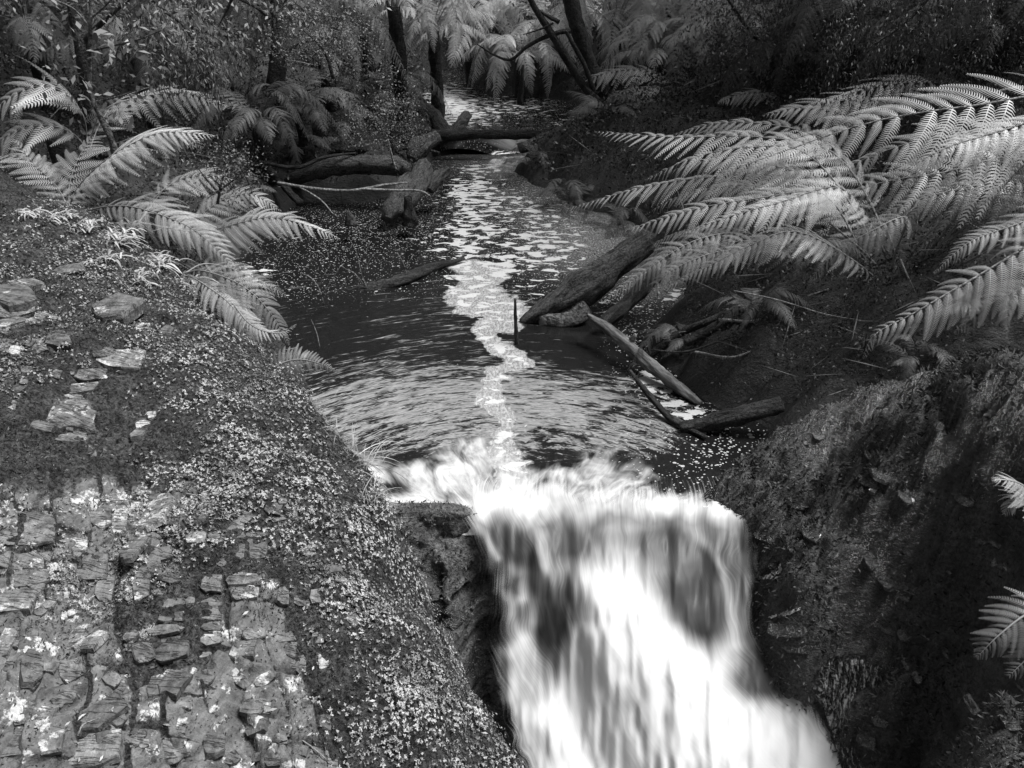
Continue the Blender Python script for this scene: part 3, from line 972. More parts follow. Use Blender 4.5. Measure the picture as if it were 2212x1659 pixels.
def stone_variant(seed, flat=0.5):
    r = np.random.default_rng(seed)
    n = 9
    ang = np.linspace(0, 2 * np.pi, n, endpoint=False) + r.uniform(-.18, .18, n)
    # squarish outline
    rad = 1 / np.maximum(np.abs(np.cos(ang)), np.abs(np.sin(ang))) ** .95 * r.uniform(.84, 1.04, n)
    ox, oy = np.cos(ang) * rad, np.sin(ang) * rad
    rings = [(1.03, -1.2), (1.0, .35), (.97, .9), (.92, 1.0), (.45, 1.03)]
    V = []
    for q, (sc, z) in enumerate(rings):
        jz = r.uniform(-.12, .12, n) if q > 1 else 0
        js = 1 + r.uniform(-.05, .05, n)
        V.append(np.stack([ox * sc * js, oy * sc * js, z + jz + .12 * ox * r.uniform(-1, 1)], -1))
    V = np.concatenate(V + [np.array([[r.uniform(-.1, .1), r.uniform(-.1, .1), 1.1]])])
    Fq = []
    for q in range(len(rings) - 1):
        for i in range(n):
            j = (i + 1) % n
            Fq.append((q * n + i, q * n + j, (q + 1) * n + j, (q + 1) * n + i))
    q = len(rings) - 1
    for i in range(n): Fq.append((q * n + i, q * n + (i + 1) % n, len(V) - 1, len(V) - 1))
    me = poly_mesh('stone', V, np.array(Fq), M_stone, False)
    return me


STONES = [stone_variant(300 + i) for i in range(14)]
WSTONES = []
for me in STONES[:8]:
    m2 = me.copy(); m2.materials.clear(); m2.materials.append(M_glint)
    a = m2.attributes.new('moss', 'FLOAT', 'POINT'); a.data.foreach_set('value', np.full(len(m2.vertices), .3, np.float32))
    WSTONES.append(m2)


def place_stone(hf, parent, cx, cy, wpx, hpx, rot=0, thick=None, var=None, lift=0.0, pool_=None, lean=.6):
    c = surf_cast(hf, cx, cy)
    if c is None: return None
    e = .01
    hx = (hf(np.array([c[0] + e * 3]), np.array([c[1]]))[0] - hf(np.array([c[0] - e * 3]), np.array([c[1]]))[0]) / (6 * e)
    hy = (hf(np.array([c[0]]), np.array([c[1] + e * 3]))[0] - hf(np.array([c[0]]), np.array([c[1] - e * 3]))[0]) / (6 * e)
    n = np.array([-hx * lean, -hy * lean, 1.0]); n /= np.linalg.norm(n)
    dep = c[1] * CP - (c[2] - H_CAM) * SP
    cr, sr = math.cos(math.radians(rot)), math.sin(math.radians(rot))

    def unproj(px, py):
        # step on the tangent plane that moves the picture by px, py
        right = np.array([1.0, 0, 0]); upv = np.array([0, SP, CP])
        v = norm(c - np.array([0, 0, H_CAM]))
        s = (right * px - upv * py) * dep / F
        k = -np.dot(s, n) / np.dot(v, n)
        return s + v * k
    A = unproj(cr * wpx / 2, sr * wpx / 2); B = unproj(sr * hpx / 2, -cr * hpx / 2)
    th = thick if thick else min(.022, .14 * min(np.linalg.norm(A), np.linalg.norm(B)) + .006)
    me = (pool_ or STONES)[(var if var is not None else random.randrange(100)) % len(pool_ or STONES)]
    M = Matrix(((A[0], B[0], n[0] * th, c[0] + n[0] * lift), (A[1], B[1], n[1] * th, c[1] + n[1] * lift), (A[2], B[2], n[2] * th, c[2] + n[2] * lift), (0, 0, 0, 1)))
    o = link('stone', me)
    o.matrix_world = M
    o.parent = parent
    return c


big = [(30, 640, 90, 50, -8), (32, 668, 84, 40, -20), (54, 616, 54, 20, -15), (142, 586, 80, 20, -8), (22, 700, 50, 20, -30), (257, 779, 112, 42, 4), (224, 764, 50, 22, -20), (198, 812, 76, 24, -4), (172, 842, 96, 22, -6), (160, 858, 86, 16, 6),
       (152, 875, 88, 18, 6), (153, 907, 114, 48, 8), (150, 947, 80, 30, 8), (328, 898, 24, 16, -20), (308, 920, 28, 18, 10), (299, 939, 28, 14, 0), (442, 976, 18, 10, -20), (360, 718, 28, 28, 15),
       (306, 707, 36, 15, 10), (42, 842, 32, 18, 0), (57, 802, 34, 15, 15), (124, 735, 34, 32, 30), (90, 925, 50, 22, 20), (75, 1128, 130, 34, 2), (60, 1160, 140, 46, 0), (52, 1212, 130, 44, 3), (60, 1252, 116, 40, 0), (36, 1300, 84, 50, 0), (88, 1322, 30, 20, -40),
       (222, 1122, 40, 44, 0), (257, 1130, 36, 56, 0), (172, 1180, 40, 60, 0), (200, 1226, 76, 66, 3), (225, 1275, 44, 56, 0), (292, 1180, 40, 56, 0), (330, 1200, 36, 96, 0), (306, 1262, 40, 80, 4), (342, 1105, 44, 70, 12), (330, 1080, 20, 40, 20),
       (457, 1262, 48, 38, 2), (525, 1254, 70, 28, 4), (530, 1284, 60, 26, -8), (549, 1190, 60, 46, 4), (520, 1180, 22, 60, 0), (552, 1158, 50, 12, 0), (497, 1138, 52, 28, -6), (530, 1120, 30, 26, -50), (457, 1305, 54, 22, -6), (457, 1332, 54, 24, 0), (457, 1357, 52, 15, 0),
       (455, 1384, 50, 26, -3), (548, 1370, 58, 32, 0), (372, 1306, 66, 22, 3), (368, 1335, 58, 22, 0), (355, 1362, 70, 24, 0), (355, 1384, 68, 14, 0), (371, 1409, 80, 40, -8), (310, 1412, 50, 44, -20), (171, 1379, 36, 52, 4), (204, 1385, 26, 44, 25),
       (156, 1446, 56, 24, 0), (208, 1455, 38, 40, 20), (240, 1470, 40, 30, 30), (339, 1485, 42, 44, 0), (219, 1545, 120, 52, -34), (254, 1553, 38, 38, -20), (196, 1622, 150, 66, 0), (391, 1565, 24, 46, 6),
       (544, 1529, 48, 40, 20), (556, 1571, 44, 28, -12), (613, 1573, 26, 34, 10), (520, 1468, 56, 26, 38), (570, 1470, 50, 26, -30), (393, 1522, 50, 24, 4), (613, 1378, 50, 24, -10), (625, 1405, 30, 36, 8), (650, 1440, 24, 44, 0), (687, 1381, 30, 26, -5), (700, 1430, 26, 40, 0),
       (462, 1612, 54, 46, 0), (500, 1640, 40, 28, -30), (525, 1407, 56, 36, 0), (67, 1443, 50, 80, 0), (67, 1534, 84, 70, -5), (135, 1510, 60, 34, 5), (440, 1465, 44, 30, 30), (290, 1598, 26, 46, 8), (590, 1640, 40, 34, 0), (650, 1620, 36, 26, 20), (650, 1300, 40, 26, 0),
       (610, 1290, 28, 40, 0), (680, 1290, 26, 30, 0), (720, 1232, 40, 18, 0), (735, 1255, 30, 14, 8), (760, 1340, 26, 34, 0), (590, 1100, 40, 26, 10), (610, 1085, 20, 14, 0), (630, 1570, 20, 50, 14), (560, 1635, 36, 20, -10), (15, 1390, 34, 60, 8), (12, 1440, 34, 30, 0), (112, 1600, 60, 60, 0), (30, 1610, 60, 60, 0), (700, 1560, 30, 40, 4),
       (430, 1420, 60, 12, -16), (250, 1600, 70, 30, -10), (370, 1620, 60, 50, 5)]
n_st = 0
for i, (cx, cy, ww, hh, rr) in enumerate(big):
    if place_stone(left_h, left_rock, cx, cy, ww, hh, rr, var=i, lift=.002) is not None: n_st += 1
for i in range(110):
    cy = random.uniform(600, 1659)
    cx = random.uniform(0, 60 + .55 * (cy - 500)) if cy > 700 else random.uniform(0, 260)
    if random.random() < .4: cx, cy = random.uniform(0, 720), random.uniform(1100, 1659)
    wpx = random.choice([14, 18, 22, 26, 34, 44]) * (.7 + .5 * (cy - 500) / 1100)
    if place_stone(left_h, left_rock, cx, cy, wpx, wpx * random.uniform(.5, 1.2), random.uniform(-25, 25), var=i * 5 + 1, lift=random.uniform(-.006, .003)) is not None: n_st += 1
# leaning broken slab on the left rock
tilt = place_stone(left_h, left_rock, 256, 680, 60, 56, -60, thick=.035, var=3, lift=.03)

wet = [(1560, 1130, 60, 30, 40), (1820, 1020, 40, 26, 20), (1870, 1040, 60, 30, 30), (1900, 1075, 40, 30, 10), (1900, 1145, 40, 20, 20), (1840, 1165, 50, 30, -10), (1880, 1350, 60, 26, 20), (2010, 1180, 50, 20, 50), (2060, 1240, 30, 60, 40),
       (1700, 1362, 110, 40, -4), (1780, 1345, 60, 40, 10), (1720, 1400, 80, 34, 0), (1960, 1200, 60, 26, 35), (1880, 1210, 50, 40, 45), (1950, 1370, 30, 60, -30), (2000, 1360, 36, 70, -30), (2040, 1400, 26, 90, -30), (1930, 1440, 30, 90, -30),
       (1970, 1450, 30, 100, -28), (2130, 1580, 40, 90, -26), (2100, 1520, 30, 80, -28), (2180, 1560, 40, 70, -30), (1840, 1540, 60, 26, 20), (1760, 1540, 40, 60, -20), (1900, 1560, 50, 30, 20), (1960, 1600, 40, 26, -20), (1800, 1260, 44, 20, 20),
       (1850, 1290, 40, 24, 30), (1680, 1230, 60, 24, 30), (1960, 1270, 60, 30, 20), (2110, 1160, 70, 30, 25), (2160, 1220, 60, 30, 20), (2080, 1080, 60, 30, 30), (2010, 1050, 70, 34, 30), (1720, 1090, 60, 30, 20), (1650, 1160, 60, 30, 20), (1780, 940, 60, 30, -20), (1870, 1600, 60, 40, 10)]
for i, (cx, cy, ww, hh, rr) in enumerate(wet):
    place_stone(right_h, right_rock, cx, cy, ww * .8, hh * .7, rr, var=i, lift=-.004, pool_=WSTONES)

for i in range(80):
    cx = random.uniform(1560, 2212); cy = random.uniform(960, 1659)
    if cx < 1600 + max(0, cy - 1400) * .9: continue
    wpx = random.choice([10, 14, 20, 28, 40]); wpy = wpx * random.uniform(.4, .8)
    place_stone(right_h, right_rock, cx, cy, wpy, wpx, random.gauss(-32, 14), var=i, lift=random.uniform(-.012, -.002), pool_=WSTONES, lean=random.uniform(0, .5))

# ------------------------------------------------------------------ small plants on the rocks
def grid_sample(GX, GY, GZ, n, dens):
    """random points on a height grid with their normals; dens(dx, dy, x, y) in 0..1"""
    r_, c_ = GX.shape
    i = rng.integers(0, r_ - 1, n); j = rng.integers(0, c_ - 1, n)
    a = rng.random(n); b = rng.random(n)

    def L(G): return (G[i, j] * (1 - a) + G[i + 1, j] * a) * (1 - b) + (G[i, j + 1] * (1 - a) + G[i + 1, j + 1] * a) * b
    p = np.stack([L(GX), L(GY), L(GZ)], -1)
    P00 = np.stack([GX[i, j], GY[i, j], GZ[i, j]], -1); P10 = np.stack([GX[i + 1, j], GY[i + 1, j], GZ[i + 1, j]], -1); P01 = np.stack([GX[i, j + 1], GY[i, j + 1], GZ[i, j + 1]], -1)
    nn = norm(np.cross(P01 - P00, P10 - P00)); nn[nn[:, 2] < 0] *= -1
    dx, dy = project(p[:, 0], p[:, 1], p[:, 2])
    keep = (dx > -60) & (dx < 2270) & (dy > -40) & (dy < 1720)
    p, nn, dx, dy = p[keep], nn[keep], dx[keep], dy[keep]
    keep = rng.random(len(p)) < dens(dx, dy, p[:, 0], p[:, 1])
    return p[keep], nn[keep], dx[keep], dy[keep]


CB = [(120, 500), (300, 560), (350, 640), (430, 690), (520, 790), (600, 870), (690, 970), (770, 1090), (820, 1200), (850, 1290), (930, 1400), (1000, 1500), (1060, 1600), (1100, 1700)]


def creeper_density(dx, dy, x, y):
    d, t = seg_d(dx, dy, CB)
    wd = 70 + 75 * sstep(500, 900, dy)
    m = sstep(wd * 1.5, wd * .5, d)
    right_side = sstep(1000, 1150, dx) * 0
    n = fbm(x * 5, y * 5, 401, 4)
    m = m + .55 * sstep(.52, .64, fbm(x * 2.2 + 4, y * 2.2, 403, 4)) * sstep(1650, 1250, dy + dx * .2) + blob(dx, dy, [(560, 1000, 150, 90, .6), (420, 620, 130, 50, .6), (250, 620, 140, 40, .5), (500, 1120, 120, 60, .4), (380, 1180, 60, 50, .4), (900, 1480, 150, 130, .5), (820, 1560, 130, 100, .35)])
    m = m * (.25 + .75 * sstep(.34, .55, n))
    for q in big[:60]:
        m = m * (1 - .9 * (np.hypot((dx - q[0]) / (q[2] * .5), (dy - q[1]) / (q[3] * .5)) < .95))
    return np.clip(m, 0, 1)


def creeper(n, seed):
    p, nn, dx, dy = grid_sample(LX, LY, LZ, n, creeper_density)
    m = len(p)
    # each tuft is a rosette of four little leaves lifted on a stem
    k = 4
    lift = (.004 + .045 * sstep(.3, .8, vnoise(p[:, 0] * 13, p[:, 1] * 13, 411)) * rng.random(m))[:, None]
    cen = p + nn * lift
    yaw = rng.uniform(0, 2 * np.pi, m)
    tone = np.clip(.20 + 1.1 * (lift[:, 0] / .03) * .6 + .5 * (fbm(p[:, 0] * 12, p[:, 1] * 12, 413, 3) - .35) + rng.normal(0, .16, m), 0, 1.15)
    sz = (.0060 + .0050 * rng.random(m))
    Vs, Ts = [], []
    for q in range(k):
        a = yaw + q * 2 * np.pi / k + rng.normal(0, .3, m)
        t1 = norm(np.cross(nn, np.array([0.3, 1, .2]))); t2 = np.cross(nn, t1)
        d = t1 * np.cos(a)[:, None] + t2 * np.sin(a)[:, None] + nn * rng.uniform(-.1, .7, m)[:, None]
        nr_ = norm(nn + rng.normal(0, .35, (m, 3)))
        V, Fq = leaves(cen, d, nr_, sz * rng.uniform(.7, 1.3, m), sz * .62)
        Vs.append((V, Fq, np.repeat(np.clip(tone + rng.normal(0, .12, m), 0, 1.2), 4)))
    return merge(Vs)


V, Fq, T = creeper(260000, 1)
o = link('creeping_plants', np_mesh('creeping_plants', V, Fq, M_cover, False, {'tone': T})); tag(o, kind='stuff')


def moss_tufts(G, n, dens, ln, mat, nm, tonef=None, thick=.35):
    p, nn, dx, dy = grid_sample(*G, n, dens)
    m = len(p)
    d = norm(nn + rng.normal(0, .75, (m, 3)))
    dist = np.linalg.norm(p - np.array([0, 0, H_CAM]), axis=1)
    l = ln * rng.uniform(.5, 1.5, m) * (dist / 3.0) ** .8
    V, Fq = leaves(p + nn * .001, d, rand_dirs(m), l, l * thick)
    t = np.clip(rng.random(m) * .7 + .7 * (fbm(p[:, 0] * 7, p[:, 1] * 7, 421, 4) - .35), 0, 1.2)
    o = link(nm, np_mesh(nm, V, Fq, mat, False, {'tone': np.repeat(t, 4)})); tag(o, kind='stuff')


def ld(dx, dy, x, y):
    m = .25 + .75 * sstep(.42, .6, fbm(x * 3, y * 3, 431, 4))
    for q in big:
        m = m * (1 - .93 * (np.hypot((dx - q[0]) / (q[2] * .5), (dy - q[1]) / (q[3] * .5)) < .9))
    return m


moss_tufts((LX, LY, LZ), 170000, ld, .012, M_mossf, 'moss')
moss_tufts((RX, RY, RZ), 230000, lambda dx, dy, x, y: .15 + .85 * sstep(.40, .56, fbm(x * 3.2, y * 3.2, 61, 4)), .018, M_mossd, 'dark_moss', thick=.3)
moss_tufts((LEDX, LEDY, LEDZ), 45000, lambda dx, dy, x, y: sstep(1100, 980, dx) * .9, .014, M_mossf, 'ledge_moss', thick=.35)

# ------------------------------------------------------------------ fern fronds
def pinna_template(npair, two=True, droop=.25, curve=.12, wid=.15, lw=.62, stem=True, seed=0):
    r = np.random.default_rng(seed)
    Vs, Fs = [], []; o = 0
    t = (np.arange(npair) + .6) / (npair + .6)
    for s in (-1, 1):
        for i, ti in enumerate(t):
            x = ti; pl = wid * min(1, ti * 5 + .35) * (1 - ti ** 2.2) ** .75 + .012
            pl *= r.uniform(.92, 1.06)
            sp = 1 / npair * lw
            a = .38 + .25 * ti
            dx_, dy_ = math.sin(a), s * math.cos(a)
            b0 = (x - sp / 2, 0, 0); b1 = (x + sp / 2, 0, 0)
            if two:
                mx, my = x + dx_ * pl * .55, dy_ * pl * .55
                tx, ty = x + dx_ * pl * 1.05 + .03 * pl, dy_ * pl
                V = [b0, b1, (mx + sp * .45, my, .02 * pl), (mx - sp * .45, my, .02 * pl), (tx + sp * .12, ty, -.16 * pl), (tx - sp * .12, ty, -.16 * pl)]
                Fs += [(o, o + 1, o + 2, o + 3), (o + 3, o + 2, o + 4, o + 5)]; Vs += V; o += 6
            else:
                tx, ty = x + dx_ * pl, dy_ * pl
                V = [b0, b1, (tx + sp * .3, ty, -.1 * pl), (tx - sp * .3, ty, -.1 * pl)]
                Fs += [(o, o + 1, o + 2, o + 3)]; Vs += V; o += 4
    w_ = .006
    for i in range(5):
        a, b = i / 5, (i + 1) / 5
        V = [(a, -w_ * (1 - a), .004), (b, -w_ * (1 - b), .004), (b, w_ * (1 - b), .004), (a, w_ * (1 - a), .004)]
        Fs += [(o, o + 1, o + 2, o + 3)]; Vs += V; o += 4
    V = np.array(Vs)
    x = V[:, 0].copy()
    V[:, 2] -= droop * np.maximum(x, 0) ** 2
    V[:, 1] -= curve * np.maximum(x, 0) ** 2 * -1
    V[:, 0] = x - .33 * (droop ** 2 + curve ** 2) * np.maximum(x, 0) ** 3
    return V, np.array(Fs)


PT_HI = [pinna_template(28, True, d, c, .112, .46, seed=i) for i, (d, c) in enumerate([(.25, .12), (.42, .18), (.62, .24)])]
PT_MD = [pinna_template(18, True, d, c, .11, .52, seed=i) for i, (d, c) in enumerate([(.25, .12), (.5, .2)])]
PT_LO = [pinna_template(14, False, d, c, .12, .6, seed=i) for i, (d, c) in enumerate([(.25, .12), (.55, .16)])]


def frond_frames(curve, n, roll=0.0, t0=.12, lmax=.4, t1=.995, shape=1.0):
    c = catmull(curve, 160)
    seg = np.linalg.norm(np.diff(c, axis=0), axis=1); s = np.concatenate([[0], np.cumsum(seg)]); L = s[-1]; s = s / L
    # pinnae closer together towards the tip
    q = np.linspace(0, 1, n); q = t0 + (t1 - t0) * (1 - (1 - q) ** 1.5)
    pos = np.stack([np.interp(q, s, c[:, k]) for k in range(3)], -1)
    T = norm(np.gradient(c, axis=0)); T = norm(np.stack([np.interp(q, s, T[:, k]) for k in range(3)], -1))
    rel = (q - t0) / (t1 - t0)
    ln = lmax * np.clip(sstep(-.25, .32, rel), 0, 1) * (1 - np.clip((rel - .3) / .7, 0, 1) ** (1.7 * shape)) + .012
    up = np.array([0, 0, 1.0])
    S = norm(np.cross(T, up))
    k = len(S) // 2
    eye = np.array([0, 0, H_CAM]) - pos[k]
    if roll and S[k] @ eye < 0: S = -S          # side +1 is the one nearer the stream's lower end
    N = np.cross(S, T)
    N = N * np.sign(N[k, 2])
    cr, sr = math.cos(roll), math.sin(roll)
    S2 = S * cr - N * sr; N2 = S * sr + N * cr
    return c, L, pos, T, S2, N2, ln, rel


def rachis(c, L, r=.008):
    cc = c[::8]
    return tube(cc, [r * 1.3, r, r * .6, r * .15], 5, len(cc), caps=False)


def frond_mesh(name, curve, n=30, lmax=.4, roll=0., t0=.12, tpl=PT_MD, ang=.35, mat=None, jit=.05, seed=0, tone=.6, low=1.0, shape=1.0, lift=0.0, objs=False, parent=None, tips=.25):
    """a frond as one mesh (rachis and leaflets), or the stalk with every leaflet as a child"""
    r = np.random.default_rng(seed + 77)
    cc_ = catmull(curve, 60); L_ = np.linalg.norm(np.diff(cc_, axis=0), axis=1).sum()
    n = int(np.clip(1.25 * L_ * (1 - t0) / (.20 * lmax), 16, 44))
    c, L, pos, T, S, N, ln, rel = frond_frames(curve, n, roll, t0, lmax, shape=shape)
    rv, rf = rachis(c, L, .0035 + .0022 * L / 2)
    parts = []
    mats = []
    for side in (-1, 1):
        for i in range(n):
            a = ang + .35 * rel[i] + r.normal(0, jit)
            d = S[i] * side * math.cos(a) + T[i] * math.sin(a) + N[i] * (lift + r.normal(0, jit))
            d[2] -= .12 * r.random() ** 3
            d = d / np.linalg.norm(d)
            y = (T[i] * math.cos(a) - S[i] * side * math.sin(a)); y = y - d * np.dot(y, d); y = y / np.linalg.norm(y)
            z = N[i]
            z = z - d * np.dot(z, d) - y * np.dot(z, y); z = z / np.linalg.norm(z)
            k = min(len(tpl) - 1, int(len(tpl) * r.random()))
            if r.random() < .04: continue
            l_ = ln[i] * r.uniform(.82, 1.07) * (.6 if r.random() < .04 else 1) * (low if side < 0 else 1.0)
            parts.append((k, l_, pos[i], d, y, z, np.clip(tone + r.normal(0, .07) + tips * (rel[i] - .5), .05, 1.2)))
    if objs:
        stalk = link(name, poly_mesh(name, rv, rf, M_stem), parent)
        for (k, l_, p, d, y, z, tn) in parts:
            o = link('leaflet', HERO_PT[k], stalk)
            o.matrix_world = Matrix(((d[0] * l_, y[0] * l_, z[0] * l_, p[0]), (d[1] * l_, y[1] * l_, z[1] * l_, p[1]), (d[2] * l_, y[2] * l_, z[2] * l_, p[2]), (0, 0, 0, 1)))
        return stalk
    out = []
    for (k, l_, p, d, y, z, tn) in parts:
        V, Fq = tpl[k]
        W = p + l_ * (V[:, :1] * d + V[:, 1:2] * y + V[:, 2:] * z)
        out.append((W, Fq, np.full(len(W), tn)))
    out.append((rv, rf, np.full(len(rv), .35)))
    V, Fq, A = merge(out)
    return np_mesh(name, V, Fq, mat or M_fern, False, {'tone': A})


HERO_PT = []
for k, (V, Fq) in enumerate(PT_HI):
    HERO_PT.append(np_mesh('leaflet', V, Fq, M_fern, False, {'tone': np.full(len(V), .62 + .1 * k)}))


def D3(l): return [tuple(PY(*q)) for q in l]


ferns = {}


def fern_thing(key, base, label, trunk_h=0, tr=.08, group='tree ferns growing beside the stream', trunk_mat=None, kind='tree fern'):
    e = empty('tree_fern' if kind == 'tree fern' else 'fern', base, label, kind, group)
    if trunk_h:
        V, Fq = tube([(0, 0, -trunk_h), (0.02, 0.01, -trunk_h * .5), (0, 0, 0.02)], [tr * 1.25, tr, tr * 1.1], 12, 22, .35, seed=len(ferns) * 3)
        t = link('trunk', poly_mesh('trunk', V, Fq, trunk_mat or M_barkd), e)
    ferns[key] = e
    return e


def add_frond(e, curve, **kw):
    me = frond_mesh('frond', curve, **kw)
    o = link('frond', me)
    o.parent = e
    o.matrix_parent_inverse = Matrix.Translation(-Vector(e.location))
    return o


# --- the big fern on the right bank (its crown lies in the dark at the right)
cr1 = PY(1935, 640, 4.9)
e = fern_thing('R', cr1, 'large tree fern on right bank whose long bright fronds sweep left over the pool', .7, .10)
bx = (1935, 640, 4.9)
hero = [
    # grid x, grid y, world Y along the stalk, from crown to tip
    dict(c=[bx, (2120, 400, 4.7), (2290, 215, 4.4), (2107, 228, 4.3), (1889, 262, 4.3), (1687, 329, 4.35), (1520, 388, 4.45)], n=40, lmax=.46, roll=.62, seed=1, t0=.34, low=.75),
    dict(c=[bx, (2150, 420, 4.6), (2290, 262, 4.2), (2107, 299, 4.0), (2010, 336, 3.95), (1900, 400, 3.98)], n=30, lmax=.30, roll=.42, seed=2, t0=.36, low=.8),
    dict(c=[(2330, 700, 3.4), (2420, 520, 3.3), (2290, 500, 3.2), (2107, 599, 3.12), (1973, 677, 3.08), (1890, 722, 3.06), (1862, 775, 3.06)], n=34, lmax=.26, roll=.55, seed=3, t0=.22, low=.55),
    dict(c=[bx, (1900, 520, 4.8), (1820, 408, 4.7), (1687, 437, 4.6), (1570, 470, 4.55), (1466, 508, 4.55)], n=32, lmax=.27, roll=.34, seed=4, t0=.28, low=.8),
]
for h in hero:
    cc = D3(h['c']); hh = dict(h); hh.pop('c')
    st = frond_mesh('frond', cc, tpl=HERO_PT, objs=True, parent=None, ang=.42, jit=.035, **hh)
    st.parent = e
    st.matrix_parent_inverse = Matrix.Translation(-Vector(e.location))
more_r = [
    ([bx, (2080, 470, 4.6), (2180, 345, 4.3), (2040, 372, 4.2), (1900, 395, 4.2), (1800, 440, 4.25)], 32, .40, .62, 11, .30, .5),
    ([bx, (1860, 540, 5.0), (1780, 420, 5.1), (1640, 428, 5.1), (1500, 452, 5.1), (1335, 503, 5.1)], 32, .31, .30, 12, .2, .62),
    ([bx, (1850, 500, 5.4), (1740, 372, 5.6), (1560, 380, 5.7), (1400, 402, 5.8), (1222, 452, 5.9)], 32, .34, .25, 13, .22, .6),
    ([bx, (1900, 480, 5.4), (1800, 330, 5.7), (1640, 296, 5.9), (1450, 296, 6.1), (1282, 284, 6.3)], 32, .42, .30, 14, .25, .66),
    ([bx, (1850, 460, 5.2), (1740, 330, 5.5), (1620, 318, 5.6), (1500, 340, 5.7), (1390, 390, 5.8)], 30, .38, .3, 15, .25, .66),
    ([bx, (1840, 560, 4.7), (1720, 500, 4.6), (1620, 530, 4.55), (1520, 580, 4.5), (1425, 628, 4.5)], 28, .22, .35, 16, .18, .40),
    ([bx, (2100, 560, 4.5), (2290, 455, 4.2), (2180, 490, 4.05), (2090, 525, 3.95), (2015, 592, 3.9)], 26, .20, .4, 17, .3, .5),
    ([bx, (1870, 590, 5.0), (1790, 560, 5.1), (1640, 520, 5.2), (1500, 540, 5.3), (1380, 590, 5.4)], 28, .26, .3, 18, .2, .30),
    ([bx, (1930, 560, 4.7), (1960, 470, 4.5), (1880, 500, 4.4), (1800, 550, 4.4), (1745, 610, 4.4)], 24, .2, .4, 19, .3, .28),
    ([bx, (2020, 560, 5.2), (2120, 480, 5.4), (2200, 440, 5.5), (2300, 480, 5.6)], 24, .3, .1, 20, .3, .3),
    ([bx, (1990, 520, 4.8), (2120, 430, 4.6), (2230, 430, 4.4), (2330, 500, 4.2)], 24, .3, -.2, 21, .3, .3),
    ([bx, (1960, 500, 5.3), (1990, 380, 5.8), (1960, 330, 6.3), (1900, 320, 6.8)], 24, .3, .1, 22, .3, .45),
    ([bx, (2040, 480, 5.2), (2150, 330, 5.4), (2280, 300, 5.5), (2400, 340, 5.6)], 24, .4, .1, 23, .3, .5),
]
more_r += [([bx, (1880, 520, 5.3), (1780, 400, 5.5), (1640, 350, 5.6), (1540, 345, 5.7), (1440, 372, 5.8)], 30, .34, .3, 24, .2, .6),
           ([bx, (1900, 540, 5.6), (1780, 440, 5.9), (1620, 400, 6.1), (1480, 420, 6.3), (1390, 465, 6.4)], 30, .34, .3, 25, .2, .42),
           ([bx, (1900, 470, 5.8), (1800, 320, 6.1), (1700, 275, 6.4), (1560, 265, 6.6), (1420, 300, 6.8)], 30, .40, .3, 26, .2, .5),
           ([bx, (2080, 480, 4.9), (2200, 390, 4.7), (2060, 410, 4.6), (1960, 440, 4.6), (1880, 480, 4.6)], 30, .30, .5, 27, .3, .4),
           ([bx, (2100, 430, 4.9), (2260, 300, 4.9), (2100, 290, 4.8), (1960, 310, 4.8), (1800, 370, 4.8)], 30, .40, .5, 28, .3, .5),
           ([(2330, 760, 3.5), (2400, 640, 3.4), (2290, 600, 3.35), (2150, 650, 3.3), (2060, 720, 3.3)], 28, .22, .5, 29, .2, .35)]
for c_, n_, l_, ro, sd, t0, tn in more_r:
    add_frond(e, D3(c_), n=n_, lmax=l_, roll=ro, seed=sd, t0=t0, tpl=PT_MD, tone=tn, ang=.42, low=.85)
# bare dead stalks in the crown
for k, (a, b) in enumerate([((1935, 640, 4.9), (1985, 430, 4.9)), ((1935, 640, 4.9), (1905, 470, 4.8)), ((1935, 640, 4.9), (1790, 480, 4.7)), ((1935, 640, 4.9), (1880, 440, 5.0)), ((1935, 640, 4.9), (2010, 520, 4.6))]):
    a3, b3 = np.array(PY(*a)), np.array(PY(*b)); m3 = (a3 + b3) / 2 + np.array([.03, 0, .02])
    V, Fq = tube([a3, m3, b3], [.014, .010, .006], 6, 8)
    o = link('stalk', poly_mesh('stalk', V, Fq, M_stem)); o.parent = e; o.matrix_parent_inverse = Matrix.Translation(-Vector(e.location))

# fern hanging in front of the big slanting log
b2 = (1640, 470, 5.6)
e = fern_thing('R2', PY(1640, 560, 5.6), 'smaller fern drooping over the upper end of the big mossy log', 0, kind='fern')
for c_, n_, l_, ro, sd, tn in [([(1640, 560, 5.6), (1600, 505, 5.5), (1500, 520, 5.4), (1400, 580, 5.3), (1305, 650, 5.25)], 26, .21, .35, 31, .42), ([(1640, 560, 5.6), (1580, 540, 5.3), (1500, 560, 5.2), (1430, 600, 5.15), (1385, 665, 5.1)], 24, .17, .4, 32, .36),
                               ([(1640, 560, 5.6), (1650, 520, 5.7), (1560, 490, 5.9), (1470, 500, 6.1), (1390, 540, 6.2)], 24, .2, .2, 33, .42)]:
    add_frond(e, D3(c_), n=n_, lmax=l_, roll=ro, seed=sd, t0=.2, tpl=PT_MD, tone=tn, ang=.42)

